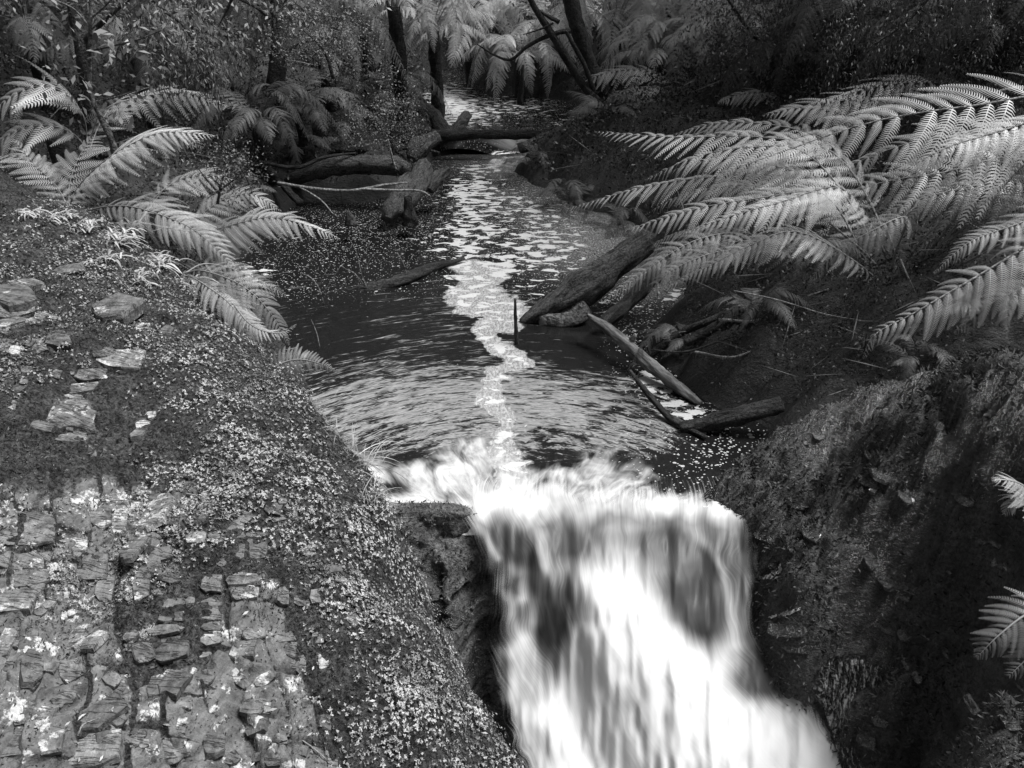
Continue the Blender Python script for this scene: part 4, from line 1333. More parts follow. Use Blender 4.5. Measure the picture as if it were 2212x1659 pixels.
# mid distance ferns on the right bank
mid_r = [
    ('M1', (2060, 330, 7.2), 'dim tree fern behind the big right fern with one arching pale frond', [
        [(2060, 330, 7.2), (2000, 240, 7.1), (1880, 215, 7.0), (1760, 225, 6.9), (1645, 250, 6.9)], [(2060, 330, 7.2), (2110, 200, 7.2), (1990, 178, 7.0), (1880, 190, 6.9), (1765, 224, 6.8)],
        [(2060, 330, 7.2), (1900, 270, 7.2), (1800, 240, 7.2), (1700, 235, 7.2), (1655, 262, 7.2)]], .55),
    ('M2', (1720, 270, 9.2), 'tree fern low on right bank with dull fronds above the bright ones', [
        [(1720, 270, 9.2), (1690, 215, 9.1), (1640, 198, 9.0), (1590, 206, 9.0), (1550, 224, 8.9)], [(1720, 270, 9.2), (1700, 240, 9.0), (1620, 262, 8.8), (1560, 272, 8.7), (1480, 300, 8.6)],
        [(1720, 270, 9.2), (1760, 220, 9.2), (1800, 205, 9.2), (1850, 215, 9.1), (1900, 240, 9)], [(1720, 270, 9.2), (1680, 250, 8.9), (1600, 300, 8.6), (1540, 330, 8.5)],
        [(1720, 270, 9.2), (1740, 290, 8.8), (1690, 300, 8.5), (1600, 330, 8.3)]], .35),
    ('M3', (1470, 215, 11.5), 'tree fern beside the leaning trunks, fronds fanning left over the stream', [
        [(1470, 215, 11.5), (1430, 190, 11.4), (1380, 190, 11.3), (1330, 205, 11.2), (1300, 225, 11.2)], [(1470, 215, 11.5), (1440, 170, 11.5), (1380, 150, 11.5), (1300, 160, 11.4), (1240, 190, 11.3)],
        [(1470, 215, 11.5), (1420, 220, 11.2), (1370, 245, 11.0), (1330, 275, 10.9)], [(1470, 215, 11.5), (1500, 180, 11.5), (1560, 180, 11.4), (1610, 200, 11.3)],
        [(1470, 215, 11.5), (1440, 240, 11.0), (1400, 260, 10.8), (1360, 290, 10.6)], [(1470, 215, 11.5), (1480, 150, 11.8), (1500, 110, 12), (1560, 95, 12.2)]], .5),
]
for key, b, lab, fr, tn in mid_r:
    e = fern_thing(key, PY(*b), lab, 1.2, .09)
    for q, c_ in enumerate(fr):
        cc = D3(c_); L = sum(np.linalg.norm(np.subtract(cc[k + 1], cc[k])) for k in range(len(cc) - 1))
        add_frond(e, cc, n=26, lmax=L * .24, roll=.3, seed=40 + q, t0=.12, tpl=PT_MD if b[2] < 8 else PT_LO, tone=tn, ang=.42, mat=M_fern)

# --- left bank ferns
eL = fern_thing('L', PY(150, 452, 5.6), 'fern on left bank with one bright frond arching up and right above the strap leaves', 0, kind='fern')
for c_, n_, l_, ro, sd, tn in [
    ([(150, 452, 5.6), (162, 415, 5.5), (202, 368, 5.4), (269, 319, 5.3), (353, 286, 5.25), (465, 293, 5.2)], 34, .30, .45, 51, .95),
    ([(150, 452, 5.6), (120, 400, 5.7), (70, 350, 5.8), (28, 300, 5.9)], 26, .26, .1, 52, .5),
    ([(150, 452, 5.6), (150, 400, 5.8), (170, 340, 6.0), (205, 290, 6.2)], 28, .34, .1, 53, .5),
    ([(150, 452, 5.6), (90, 430, 5.5), (40, 430, 5.4), (-30, 460, 5.3)], 26, .3, .2, 54, .5),
    ([(150, 452, 5.6), (100, 380, 5.9), (40, 340, 6.0), (-40, 340, 6.0)], 26, .3, .1, 55, .45)]:
    add_frond(eL, D3(c_), n=n_, lmax=l_, roll=ro, seed=sd, t0=.08, tpl=PT_HI if sd == 51 else PT_MD, tone=tn, ang=.45)
eL2 = fern_thing('L2', PY(235, 470, 5.3), 'low fern spilling fronds over the left rock edge down to the dark pool', 0, kind='fern')
for c_, n_, l_, ro, sd, tn in [
    ([(175, 458, 5.3), (240, 445, 5.2), (302, 450, 5.1), (403, 487, 4.95), (470, 540, 4.85), (520, 596, 4.8)], 34, .24, .55, 61, .62),
    ([(300, 480, 5.5), (400, 498, 5.5), (460, 497, 5.5), (571, 470, 5.5), (655, 484, 5.45), (735, 516, 5.4)], 34, .24, .5, 62, .72),
    ([(300, 470, 5.8), (330, 430, 5.8), (380, 392, 5.9), (440, 378, 5.9), (510, 390, 6.0)], 28, .26, .4, 63, .55),
    ([(330, 500, 5.7), (420, 470, 5.7), (480, 432, 5.8), (545, 420, 5.8), (608, 456, 5.8)], 30, .22, .45, 64, .5),
    ([(300, 480, 5.5), (330, 440, 5.9), (360, 400, 6.2), (380, 380, 6.5)], 24, .26, .1, 65, .4)]:
    add_frond(eL2, D3(c_), n=n_, lmax=l_, roll=ro, seed=sd, t0=.14, tpl=PT_HI if sd < 63 else PT_MD, tone=tn, ang=.42)
eL3 = fern_thing('L3', PY(405, 585, 4.6), 'drooping fern hanging from the left rock edge below the strap leaves', 0, kind='fern')
for c_, n_, l_, ro, sd, tn in [
    ([(400, 590, 4.6), (440, 585, 4.5), (520, 615, 4.4), (580, 670, 4.35), (625, 745, 4.3)], 26, .18, .5, 71, .35),
    ([(400, 590, 4.6), (450, 620, 4.4), (500, 660, 4.3), (530, 715, 4.25), (545, 765, 4.22)], 24, .15, .3, 72, .5),
    ([(400, 590, 4.6), (440, 570, 4.8), (500, 580, 4.8), (570, 610, 4.8), (620, 640, 4.8)], 24, .17, .5, 73, .12),
    ([(400, 590, 4.6), (480, 630, 4.4), (540, 700, 4.2), (600, 720, 4.15), (640, 700, 4.12)], 20, .12, .3, 74, .5)]:
    add_frond(eL3, D3(c_), n=n_, lmax=l_, roll=ro, seed=sd, t0=.12, tpl=PT_MD, tone=tn, ang=.4)
eL4 = fern_thing('L4', PY(580, 812, 3.95), 'single small dark frond on the water side of left rock, above the ripples', 0, kind='fern')
add_frond(eL4, D3([(575, 812, 3.9), (600, 788, 3.92), (645, 776, 3.95), (690, 785, 3.98), (722, 800, 4.0)]), n=24, lmax=.085, roll=1.0, seed=81, t0=.05, tpl=PT_LO, tone=.3, ang=.15, mat=M_fern)
eL5 = fern_thing('L5', PY(120, 300, 7.0), 'tree fern at far left with a wide fan of combed pale fronds', 1.0)
for c_, n_, l_, ro, sd, tn in [
    ([(190, 330, 7.0), (180, 250, 7.0), (130, 195, 6.9), (60, 190, 6.8), (-20, 240, 6.7)], 28, .50, .5, 91, .55),
    ([(190, 330, 7.0), (160, 290, 6.9), (100, 270, 6.8), (30, 285, 6.7), (-40, 330, 6.6)], 28, .4, .4, 92, .5),
    ([(190, 330, 7.0), (218, 245, 7.0), (302, 210, 6.9), (403, 202, 6.8), (492, 231, 6.7)], 32, .40, .4, 93, .45),
    ([(190, 330, 7.0), (250, 310, 6.9), (330, 290, 6.8), (400, 300, 6.7), (440, 320, 6.6)], 26, .3, .3, 94, .4),
    ([(190, 330, 7.0), (220, 260, 7.2), (260, 215, 7.5), (340, 200, 7.7)], 24, .3, .1, 95, .3)]:
    add_frond(eL5, D3(c_), n=n_, lmax=l_, roll=ro, seed=sd, t0=.14, tpl=PT_MD, tone=tn, ang=.42)
# small fern hanging at the right edge, low on the wet rock
eR5 = fern_thing('R5', PY(2290, 1090, 2.3), 'little pale fern poking in at the right edge above the wet rock', 0, kind='fern')
for c_, sd in [([(2290, 1090, 2.3), (2230, 1060, 2.28), (2190, 1040, 2.26), (2150, 1036, 2.25)], 96), ([(2290, 1090, 2.3), (2240, 1090, 2.26), (2200, 1070, 2.24), (2170, 1110, 2.22)], 97)]:
    add_frond(eR5, D3(c_), n=14, lmax=.09, roll=.2, seed=sd, t0=.2, tpl=PT_MD, tone=.6, ang=.5)
eR6 = fern_thing('R6', PY(2330, 1290, 1.9), 'half shaded fern frond hanging at right edge over the black rock clefts', 0, kind='fern')
for c_, sd, l_ in [([(2330, 1290, 1.9), (2230, 1320, 1.86), (2160, 1370, 1.82), (2110, 1420, 1.80)], 98, .12), ([(2330, 1330, 1.9), (2260, 1370, 1.86), (2220, 1420, 1.84), (2180, 1460, 1.82)], 99, .1)]:
    add_frond(eR6, D3(c_), n=22, lmax=l_, roll=.5, seed=sd, t0=.12, tpl=PT_MD, tone=.25, ang=.4)
eR7 = fern_thing('R7', PY(1770, 800, 4.6), 'very dark little fern hanging in the hollow right of the driftwood', 0, kind='fern')
for c_, sd in [([(1790, 740, 4.6), (1760, 770, 4.5), (1735, 800, 4.45), (1722, 840, 4.4)], 100), ([(1790, 740, 4.6), (1800, 770, 4.5), (1800, 810, 4.45), (1795, 860, 4.4)], 101)]:
    add_frond(eR7, D3(c_), n=20, lmax=.11, roll=.4, seed=sd, t0=.1, tpl=PT_LO, tone=.05, ang=.4)

# --- generic tree ferns further off: fronds share a few meshes
GEN = []
for q in range(5):
    h0 = .35 + .12 * q; L = 1.0
    cur = [(0, 0, 0), (.25, .02 * q, h0 * .55), (.6, .03, h0 * .75), (.95, .02, h0 * .55 - .05 * q), (1.25, 0, h0 * .1 - .12 * q)]
    GEN.append(frond_mesh('frond', cur, n=26, lmax=.30, roll=0.0, seed=200 + q, t0=.14, tpl=PT_LO, tone=.72, ang=.4, mat=M_fern))
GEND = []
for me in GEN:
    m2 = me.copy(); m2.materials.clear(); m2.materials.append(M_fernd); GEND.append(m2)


def gen_fern(D, R, label, n=13, dark=False, trunk=1.2, yaw0=0, spread=2 * math.pi, seed=0):
    r = random.Random(seed)
    base = PY(*D)
    e = empty('tree_fern', base, label, 'tree fern', 'tree ferns growing beside the stream')
    R *= .74; n += 5
    V, Fq = tube([(0, 0, -trunk), (0.03, 0.01, -trunk * .5), (0, 0, 0.02)], [.11, .085, .09], 10, 18, .35, seed=seed)
    link('trunk', poly_mesh('trunk', V, Fq, M_barkd), e)
    for i in range(n):
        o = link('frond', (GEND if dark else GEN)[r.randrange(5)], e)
        yaw = yaw0 + spread * (i + r.uniform(-.3, .3)) / n
        s = R * r.uniform(.8, 1.15)
        o.rotation_euler = (r.uniform(-.25, .25), r.uniform(-.25, .35), yaw)
        o.scale = (s, s, s)
    return e


gen = [
    ((850, 5, 11.0), 1.2, 'tall tree fern above the stream bend, its pale fronds hanging at top centre', 14, False, 2.3),
    ((935, 70, 12.8), 1.15, 'tree fern with stout dark trunk left of the upper stream', 13, False, 1.6),
    ((1010, 70, 16.5), 1.7, 'far tree fern closing the view over the upper stream', 14, False, 2.0),
    ((1180, 60, 16.0), 1.8, 'tree fern behind the leaning trunks at top centre', 15, False, 2.2),
    ((1120, 130, 15.0), 1.3, 'low tree fern at the bend of the stream, fronds pointing down to the water', 12, False, 1.0),
    ((1330, 60, 14.0), 1.6, 'tree fern just right of the thick leaning trunk', 14, False, 2.0),
    ((1440, 20, 13.5), 1.6, 'tree fern on right bank with feathery fronds at top', 14, False, 2.0),
    ((1560, 110, 12.5), 1.4, 'tree fern half way up right bank under the bright leaf cluster', 13, False, 1.5),
    ((1420, 130, 12.6), 1.2, 'tree fern between the leaning trunks and the right bank shrubs', 13, False, 1.4),
    ((700, 110, 10.5), 1.2, 'dim tree fern in the dark left of the stream', 12, True, 1.5),
    ((560, 270, 9.0), .85, 'small dark fern above the log pile on left bank', 11, True, .6),
    ((650, 240, 9.6), .9, 'small shaded fern right of the dark tree trunk on left bank', 11, True, .6),
    ((60, 60, 8.5), 1.2, 'tree fern in the top left corner with dull grey fronds', 13, True, 1.6),
    ((300, 120, 9.0), 1.2, 'tree fern behind the sapling at top left', 12, True, 1.6),
    ((1850, 60, 8.6), 1.3, 'shaded tree fern high on right bank', 13, True, 1.8),
    ((2060, 110, 7.8), 1.2, 'dark tree fern near the top right corner', 13, True, 1.6),
    ((2180, 20, 7.0), 1.2, 'very dark tree fern hanging into the top right corner', 12, True, 1.8),
    ((1690, 170, 10.0), 1.1, 'dark tree fern in the hollow below the bright leaf cluster', 12, True, 1.2),
    ((420, 30, 10.5), 1.3, 'dark tree fern beneath the overhanging branches at top left', 12, True, 2.0),
    ((780, 20, 13.0), 1.6, 'tree fern deep in the shade above the left bank', 13, True, 2.2),
]
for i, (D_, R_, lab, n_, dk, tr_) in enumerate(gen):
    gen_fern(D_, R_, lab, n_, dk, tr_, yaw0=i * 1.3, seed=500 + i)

# ------------------------------------------------------------------ logs and fallen wood
def log_thing(name, label, cat, pts, radii, mat, rough=.25, sides=26, rings=48, group=None, seed=0, ridge=0, grain=False):
    c3 = [np.array(PY(*p)) if len(p) == 3 and p[2] > 0 else np.array(p) for p in pts]
    V, Fq = tube(c3, radii, sides, rings, rough, seed, True, ridge)
    base = c3[0]
    V = V - base
    mat = {M_logm: M_logt, M_barkd: M_logd}.get(mat, mat)
    d = norm(c3[-1] - c3[0])
    a = np.cross(d, [0, 0, 1.0]); a = norm(a); b = np.cross(d, a)
    G = np.stack([V @ d, V @ a, V @ b], -1)
    me = poly_mesh(name, V, Fq, mat, True)
    at_ = me.attributes.new('grain', 'FLOAT_VECTOR', 'POINT'); at_.data.foreach_set('vector', G.astype(np.float32).ravel())
    o = link(name, me); o.location = base
    return tag(o, label, cat, group)


def twig_part(parent, pts, radii, mat, name='branch', sides=6, rings=14, seed=0, rough=.1):
    c3 = [np.array(PY(*p)) for p in pts]
    V, Fq = tube(c3, radii, sides, rings, rough, seed, True)
    V = V - np.array(parent.location)
    o = link(name, poly_mesh(name, V, Fq, mat, True)); o.parent = parent
    return o


# big mossy log rising out of the pool on the right
lg = log_thing('fallen_log', 'big mossy log slanting out of the pool under the right fern fronds', 'log',
               [(1128, 700, 5.72), (1180, 668, 5.78), (1250, 625, 5.85), (1320, 578, 5.95), (1400, 520, 6.1)], [.04, .10, .125, .10, .085], M_logm, .38, 22, 40, seed=5)
V, Fq = tube([np.array(PY(1165, 694, 5.72)) - np.array(lg.location), np.array(PY(1230, 690, 5.72)) - np.array(lg.location), np.array(PY(1258, 660, 5.8)) - np.array(lg.location)], [.07, .10, .09], 14, 14, .4, 9)
st_ = link('root_stub', poly_mesh('root_stub', V, Fq, M_logm, True)); st_.parent = lg
log_thing('fallen_log', 'short dark log dipping into the pool behind the driftwood', 'log', [(1300, 700, 5.5), (1340, 668, 5.6), (1375, 635, 5.75), (1420, 590, 5.9)], [.045, .055, .06, .06], M_barkd, .25, 14, 20, seed=6)
lg = log_thing('driftwood_log', 'grey weathered driftwood log with a cracked back lying from pool to right bank', 'log',
               [(1272, 682, 5.35), (1330, 722, 5.1), (1400, 785, 4.8), (1450, 825, 4.62), (1512, 872, 4.42)], [.018, .04, .042, .038, .022], M_wood, .25, 20, 44, seed=7, ridge=.10, grain=True)
V, Fq = tube([np.array(PY(1360, 745, 5.0)) - np.array(lg.location), np.array(PY(1372, 728, 4.96)) - np.array(lg.location) + [0, 0, .02]], [.03, .012], 8, 6, .3, 9)
st_ = link('broken_stub', poly_mesh('broken_stub', V, Fq, M_twig, True)); st_.parent = lg
log_thing('fallen_log', 'dark mossy log with a broken end lying at the foot of the right bank', 'log', [(1470, 925, 4.12), (1540, 910, 4.1), (1610, 895, 4.08), (1690, 872, 4.05)], [.035, .05, .05, .045], M_barkd, .35, 16, 26, seed=8)
log_thing('fallen_log', 'half sunken dark branch beside the foam raft near the ledge', 'branch', [(1360, 800, 4.55), (1400, 850, 4.4), (1450, 905, 4.2), (1525, 945, 4.0)], [.012, .02, .022, .012], M_barkd, .3, 10, 20, seed=18)
log_thing('water_log', 'thin dark log lying flat in the pool left of the foam lane', 'log', [(750, 632, 6.42), (810, 622, 6.45), (870, 606, 6.55), (930, 580, 6.85), (1003, 558, 7.1)], [.03, .055, .06, .045, .012], M_barkd, .3, 14, 30, seed=10)
log_thing('upright_stick', 'straight black stick standing upright in the foam plume of the pool', 'stick', [(1117, 752, 5.32), (1114, 700, 5.32), (1113, 645, 5.32)], [.018, .014, .009], M_barkd, .2, 8, 14, seed=11)

pile = [
    ('mossy log reaching right from the shaded pile to the pool edge on the left', [(600, 400, 9.3), (680, 372, 9.1), (760, 356, 9.0), (850, 358, 8.9), (880, 368, 8.8)], [.09, .12, .13, .13, .10], M_logm),
    ('dark log lying above the longest log of the left pile', [(560, 395, 9.9), (640, 352, 9.8), (720, 330, 9.7), (790, 318, 9.6)], [.09, .11, .10, .09], M_barkd),
    ('short thick mossy log standing steeply at the pool edge', [(868, 462, 8.3), (880, 440, 8.4), (902, 400, 8.6), (915, 360, 8.9)], [.11, .14, .15, .13], M_logm),
    ('blunt grey log end sloping into the pool left of the steep mossy log', [(835, 475, 8.1), (848, 450, 8.2), (868, 415, 8.4), (885, 385, 8.7)], [.08, .14, .14, .10], M_logm),
    ('stubby log jutting right over the pool from the log pile', [(925, 410, 8.7), (945, 385, 8.8), (968, 366, 8.9)], [.08, .09, .07], M_logm),
    ('dark branch leaning down left to right into the log pile', [(545, 325, 9.0), (580, 365, 8.9), (620, 410, 8.7), (650, 440, 8.6)], [.04, .05, .05, .045], M_barkd),
    ('old log lying across the back of the left pile under the leafy shrub', [(610, 365, 10.2), (700, 330, 10.1), (780, 305, 10.0)], [.05, .07, .06], M_barkd),
    ('rotten log end standing beside the little cascade', [(890, 345, 10.0), (905, 320, 10.1), (945, 295, 10.3)], [.12, .17, .10], M_logm),
    ('dark log stump sloping down to the upper stream on its left', [(905, 225, 12.2), (935, 255, 12.0), (965, 290, 11.8)], [.13, .16, .12], M_barkd),
    ('mossy log lying beside the upper stream above the cascade', [(945, 305, 11.6), (985, 280, 11.8), (1010, 250, 12.2)], [.1, .12, .1], M_logm),
]
for i, (lab, pts, rad, mt) in enumerate(pile):
    rad = [q * .74 for q in rad]
    log_thing('fallen_log', lab, 'log', pts, rad, mt, .32, 16, 28, 'logs piled on the left bank', seed=20 + i)
log_thing('fallen_log', 'slim dark log bridging the stream above the cascade', 'log', [(905, 280, 11.5), (960, 292, 11.4), (1040, 290, 11.4), (1110, 292, 11.35), (1190, 290, 11.3), (1250, 297, 11.3)], [.03, .07, .065, .06, .06, .03], M_barkd, .25, 12, 34, seed=40)
log_thing('plank_log', 'pale straight log propped on right bank with its dark foot in the cascade', 'log', [(1122, 322, 11.0), (1180, 300, 11.1), (1240, 274, 11.3), (1302, 246, 11.5)], [.07, .09, .085, .05], M_logm, .15, 12, 24, seed=41)
log_thing('post', 'thin broken post standing in the upper stream', 'post', [(1122, 225, 13.2), (1126, 190, 13.2), (1130, 140, 13.2)], [.05, .045, .02], M_barkd, .2, 8, 12, seed=42)
log_thing('wooden_stump', 'small dark stump standing in the pool before the log pile', 'stump', [(887, 486, 7.9), (885, 460, 7.9), (882, 425, 7.9)], [.08, .06, .035], M_barkd, .4, 12, 14, seed=43)
log_thing('wooden_stump', 'tiny pale stump tip breaking the dark water left of the log pile', 'stump', [(760, 485, 7.75), (756, 470, 7.75), (751, 456, 7.75)], [.06, .04, .015], M_logm, .3, 10, 10, seed=44)

arcs = [
    ('long thin bare branch arching over the water before the log pile', [(600, 395, 8.4), (680, 408, 8.2), (760, 412, 8.0), (830, 400, 8.0), (880, 394, 8.0)], .018, M_twig),
    ('low bare branch running level just under the arching one', [(780, 408, 7.9), (850, 411, 7.9), (905, 412, 7.9), (928, 422, 7.9)], .013, M_twig),
    ('dry curved stick on right bank above the driftwood', [(1400, 755, 4.9), (1480, 760, 4.7), (1560, 735, 4.6), (1620, 715, 4.6)], .007, M_barkd),
    ('long pale dead stem crossing the dark hollow under the big fern', [(1585, 628, 4.5), (1680, 648, 4.4), (1780, 678, 4.3), (1860, 692, 4.3)], .004, M_twig),
    ('pale root running left along the right bank under the fern crown', [(1552, 690, 4.8), (1640, 692, 4.7), (1720, 650, 4.7), (1790, 624, 4.7)], .010, M_twig),
    ('dark arching root at the pool edge below the big fern', [(1400, 770, 5.0), (1470, 720, 5.0), (1540, 690, 4.9), (1600, 655, 4.9)], .028, M_barkd),
    ('second dark root bedded low on right bank beside the driftwood tip', [(1480, 740, 4.8), (1560, 700, 4.8), (1660, 672, 4.8)], .032, M_barkd),
    ('thin straight dead stem leaning in the hollow left of the big fern crown', [(1945, 560, 4.3), (1962, 600, 4.2), (1978, 632, 4.2)], .005, M_twig),
]
arcs += [
    ('crooked dark branch crossing over the upper log of the left pile', [(560, 350, 8.8), (640, 362, 8.8), (700, 340, 8.9), (770, 330, 9.0)], .022, M_barkd),
    ('thin grey branch poking up from behind the steep mossy log', [(870, 400, 8.8), (850, 350, 8.8), (838, 300, 8.8)], .014, M_twig),
    ('fine bent branch dipping its tip in the pool left of the log pile', [(640, 400, 8.3), (690, 430, 8.1), (720, 462, 7.9)], .010, M_twig),
    ('dark branch lying low along the left edge of the upstream narrows', [(830, 330, 10.3), (890, 318, 10.4), (950, 330, 10.4)], .03, M_barkd),
    ('dark bough lying across the mossy hump right of the cascade', [(1180, 345, 10.3), (1260, 335, 10.3), (1350, 345, 10.0)], .022, M_barkd),
    ('slim leaning stem rising from the left pool edge among the ferns', [(560, 470, 7.4), (540, 400, 7.4), (505, 330, 7.5)], .012, M_barkd),
    ('dark crooked root hanging over the water left of the driftwood foot', [(1440, 700, 5.2), (1400, 735, 5.1), (1372, 760, 5.0)], .016, M_barkd),
    ('bleached branch lying on the bank between the two dark roots', [(1500, 760, 4.7), (1580, 772, 4.5), (1640, 750, 4.5)], .009, M_twig)]
for i, (lab, pts, r_, mt) in enumerate(arcs):
    log_thing('bare_branch', lab, 'branch', pts, [r_, r_, r_ * .9, r_ * .4], mt, .15, 7, 26, seed=50 + i)

# bare twigs rising out of the pool
tw = [('bare forked twig standing in the pool behind the thin flat log', [[(795, 628, 6.4), (780, 590, 6.4), (770, 545, 6.4), (752, 512, 6.4)], [(783, 595, 6.4), (800, 560, 6.4), (818, 540, 6.4)], [(790, 620, 6.4), (765, 590, 6.4), (745, 580, 6.4)]]),
      ('bare twig curving up from the pool near the hanging fern', [[(700, 660, 5.9), (690, 625, 5.9), (672, 600, 5.9), (650, 590, 5.9)], [(694, 640, 5.9), (720, 600, 5.9), (735, 575, 5.9)]]),
      ('single thin twig leaning over the rippled water by the left rock', [[(690, 752, 4.6), (684, 720, 4.6), (672, 690, 4.6)]]),
      ('dead twig with two prongs standing over the thin flat log', [[(880, 600, 6.6), (872, 570, 6.6), (858, 545, 6.6)], [(875, 580, 6.6), (888, 558, 6.6)]])]
for i, (lab, brs) in enumerate(tw):
    e = empty('bare_twig', PY(*brs[0][0]), lab, 'twig')
    for q, b_ in enumerate(brs): twig_part(e, b_, [.006, .004, .002], M_twig, 'branch', 5, 10, q)


# ------------------------------------------------------------------ trees, sapling, shrubs
def leaf_cloud(cen, n, rad, ln, wdr=.45, up=.6, sq=(1, 1, 1), clumps=10, hang=0.0, seed=0, tone=(.2, 1.0)):
    r = np.random.default_rng(seed)
    cl = norm(r.normal(size=(clumps, 3))) * r.uniform(.35, 1.0, (clumps, 1)) * rad * np.array(sq)
    k = r.integers(0, clumps, n)
    p = cl[k] + r.normal(size=(n, 3)) * rad * .20 * np.array(sq)
    if hang: p[:, 2] -= hang * r.random(n) ** 1.5 * rad; p[:, :2] -= (p[:, :2] - cl[k][:, :2]) * .4
    d = norm(p - cl[k] + r.normal(size=(n, 3)) * .1) + r.normal(size=(n, 3)) * .5; d[:, 2] -= .2 + hang
    nn = r.normal(size=(n, 3)) * .6; nn[:, 2] += up + .5
    l = ln * r.uniform(.6, 1.3, n)
    V, Fq = leaves(p + np.array(cen), d, norm(nn), l, l * wdr)
    t = np.clip(tone[0] + (tone[1] - tone[0]) * r.random(n) * (0.5 + .8 * r.random(clumps)[k]), 0, 1.2)
    return V, Fq, np.repeat(t, 4)


def limb_tree(name, label, cat, D, limbs, crown=None, mat=None, leafmat=None, group=None):
    """limbs: lists of (grid points with distance) and radii; the first is the trunk"""
    e = empty(name, PY(*D), label, cat, group)
    for i, (pts, rad) in enumerate(limbs):
        twig_part(e, pts, rad, mat or M_barkd, 'trunk' if i == 0 else 'branch', 12 if i == 0 else 8, 30, i, .2)
    if crown:
        V, Fq, T = merge([leaf_cloud(np.array(PY(*c[0])) - np.array(e.location), *c[1:-1], **c[-1]) for c in crown])
        o = link('crown', np_mesh('crown', V, Fq, leafmat or M_shrub, False, {'tone': T})); o.parent = e
    return e


limb_tree('leaning_tree', 'thick dark trunk leaning left over the stream, thickest of the pair at top centre', 'tree', (1312, 225, 11.6),
          [([(1318, 228, 11.6), (1290, 180, 11.6), (1268, 120, 11.6), (1248, 60, 11.6), (1228, -20, 11.6), (1200, -160, 11.7), (1180, -330, 11.8)], [.13, .11, .10, .10, .10, .08, .05])],
          [((1180, -330, 11.8), 3500, 1.6, .06, .4, dict(seed=3, clumps=16)), ((1330, -260, 12.5), 2500, 1.3, .06, .4, dict(seed=4, clumps=12))])
limb_tree('slender_tree', 'slender dark forked tree curving up left beside the thick leaning trunk', 'tree', (1300, 238, 11.3),
          [([(1310, 238, 11.3), (1265, 190, 11.3), (1225, 130, 11.3), (1196, 80, 11.3), (1170, 40, 11.3), (1146, 0, 11.3), (1110, -90, 11.3), (1090, -200, 11.4)], [.06, .055, .05, .05, .045, .035, .03, .02]),
           ([(1286, 205, 11.3), (1262, 140, 11.25), (1235, 90, 11.2), (1222, 66, 11.2)], [.035, .03, .03, .02]),
           ([(1232, 66, 11.3), (1190, 75, 11.3), (1140, 100, 11.3), (1105, 128, 11.3), (1070, 120, 11.3), (1030, 95, 11.3)], [.035, .03, .025, .02, .014, .006]),
           ([(1208, 48, 11.3), (1175, 30, 11.3), (1150, 12, 11.3)], [.03, .02, .008]), ([(1195, 50, 11.2), (1170, 62, 11.2), (1130, 75, 11.2)], [.016, .012, .005])],
          [((1090, -200, 11.4), 2200, 1.1, .06, .4, dict(seed=5, clumps=12))])
limb_tree('young_tree', 'dark upright trunk with a bulge standing in the shade of the left bank', 'tree', (590, 265, 9.5),
          [([(590, 268, 9.5), (592, 200, 9.5), (602, 120, 9.5), (604, 60, 9.5), (600, -40, 9.6), (590, -200, 9.8)], [.11, .09, .10, .09, .09, .06]), ([(600, 120, 9.5), (660, 90, 9.4), (730, 80, 9.3)], [.03, .02, .01]), ([(604, 60, 9.5), (560, 20, 9.4), (500, -10, 9.3)], [.03, .02, .01])],
          [((560, -160, 9.5), 3500, 1.3, .06, .4, dict(seed=6, clumps=14)), ((690, 90, 9.2), 1500, .42, .028, .5, dict(seed=7, clumps=12, sq=(1.5, .7, .5), tone=(.1, .8)))])
limb_tree('young_tree', 'straight dark trunk at far left standing behind the sapling', 'tree', (170, 330, 7.6),
          [([(215, 340, 7.6), (205, 260, 7.6), (185, 120, 7.6), (168, 20, 7.7), (160, -120, 7.8)], [.09, .09, .08, .08, .06]), ([(180, 90, 7.6), (230, 40, 7.5), (290, -10, 7.4)], [.03, .02, .01])],
          [((130, -140, 7.6), 3500, 1.1, .05, .4, dict(seed=8, clumps=14))])
limb_tree('sapling', 'thin lichen spotted sapling with oval leaves rising through the left ferns', 'sapling', (250, 350, 5.9),
          [([(255, 350, 5.9), (240, 300, 5.9), (215, 248, 5.9), (195, 200, 5.9), (193, 120, 5.9), (196, 40, 5.9), (194, -60, 5.9)], [.028, .024, .02, .017, .014, .012, .01]),
           ([(193, 110, 5.9), (240, 100, 5.8), (300, 85, 5.7), (350, 65, 5.6)], [.008, .006, .004]), ([(195, 60, 5.9), (160, 20, 5.9), (120, 0, 5.9)], [.008, .006, .004]),
           ([(196, 40, 5.9), (225, 15, 5.85), (250, -10, 5.8)], [.008, .006, .004]), ([(205, 220, 5.9), (250, 210, 5.8), (310, 190, 5.75)], [.006, .005, .003]), ([(196, 150, 5.9), (160, 165, 5.9), (140, 185, 5.85)], [.005, .004, .002])],
          [((300, 85, 5.7), 60, .30, .07, .45, dict(seed=10, clumps=14, sq=(1.2, .5, .5), tone=(.4, 1.1))), ((200, 60, 5.9), 60, .34, .07, .45, dict(seed=11, clumps=14, tone=(.4, 1.1))), ((240, 200, 5.8), 70, .32, .06, .5, dict(seed=12, clumps=16, sq=(1.2, .5, .7), tone=(.4, 1.1))),
           ((320, 170, 5.8), 50, .25, .055, .5, dict(seed=13, clumps=12, tone=(.4, 1.1))), ((140, 150, 5.9), 40, .3, .055, .5, dict(seed=14, clumps=12, tone=(.3, 1.0)))], M_logm, M_shrub)

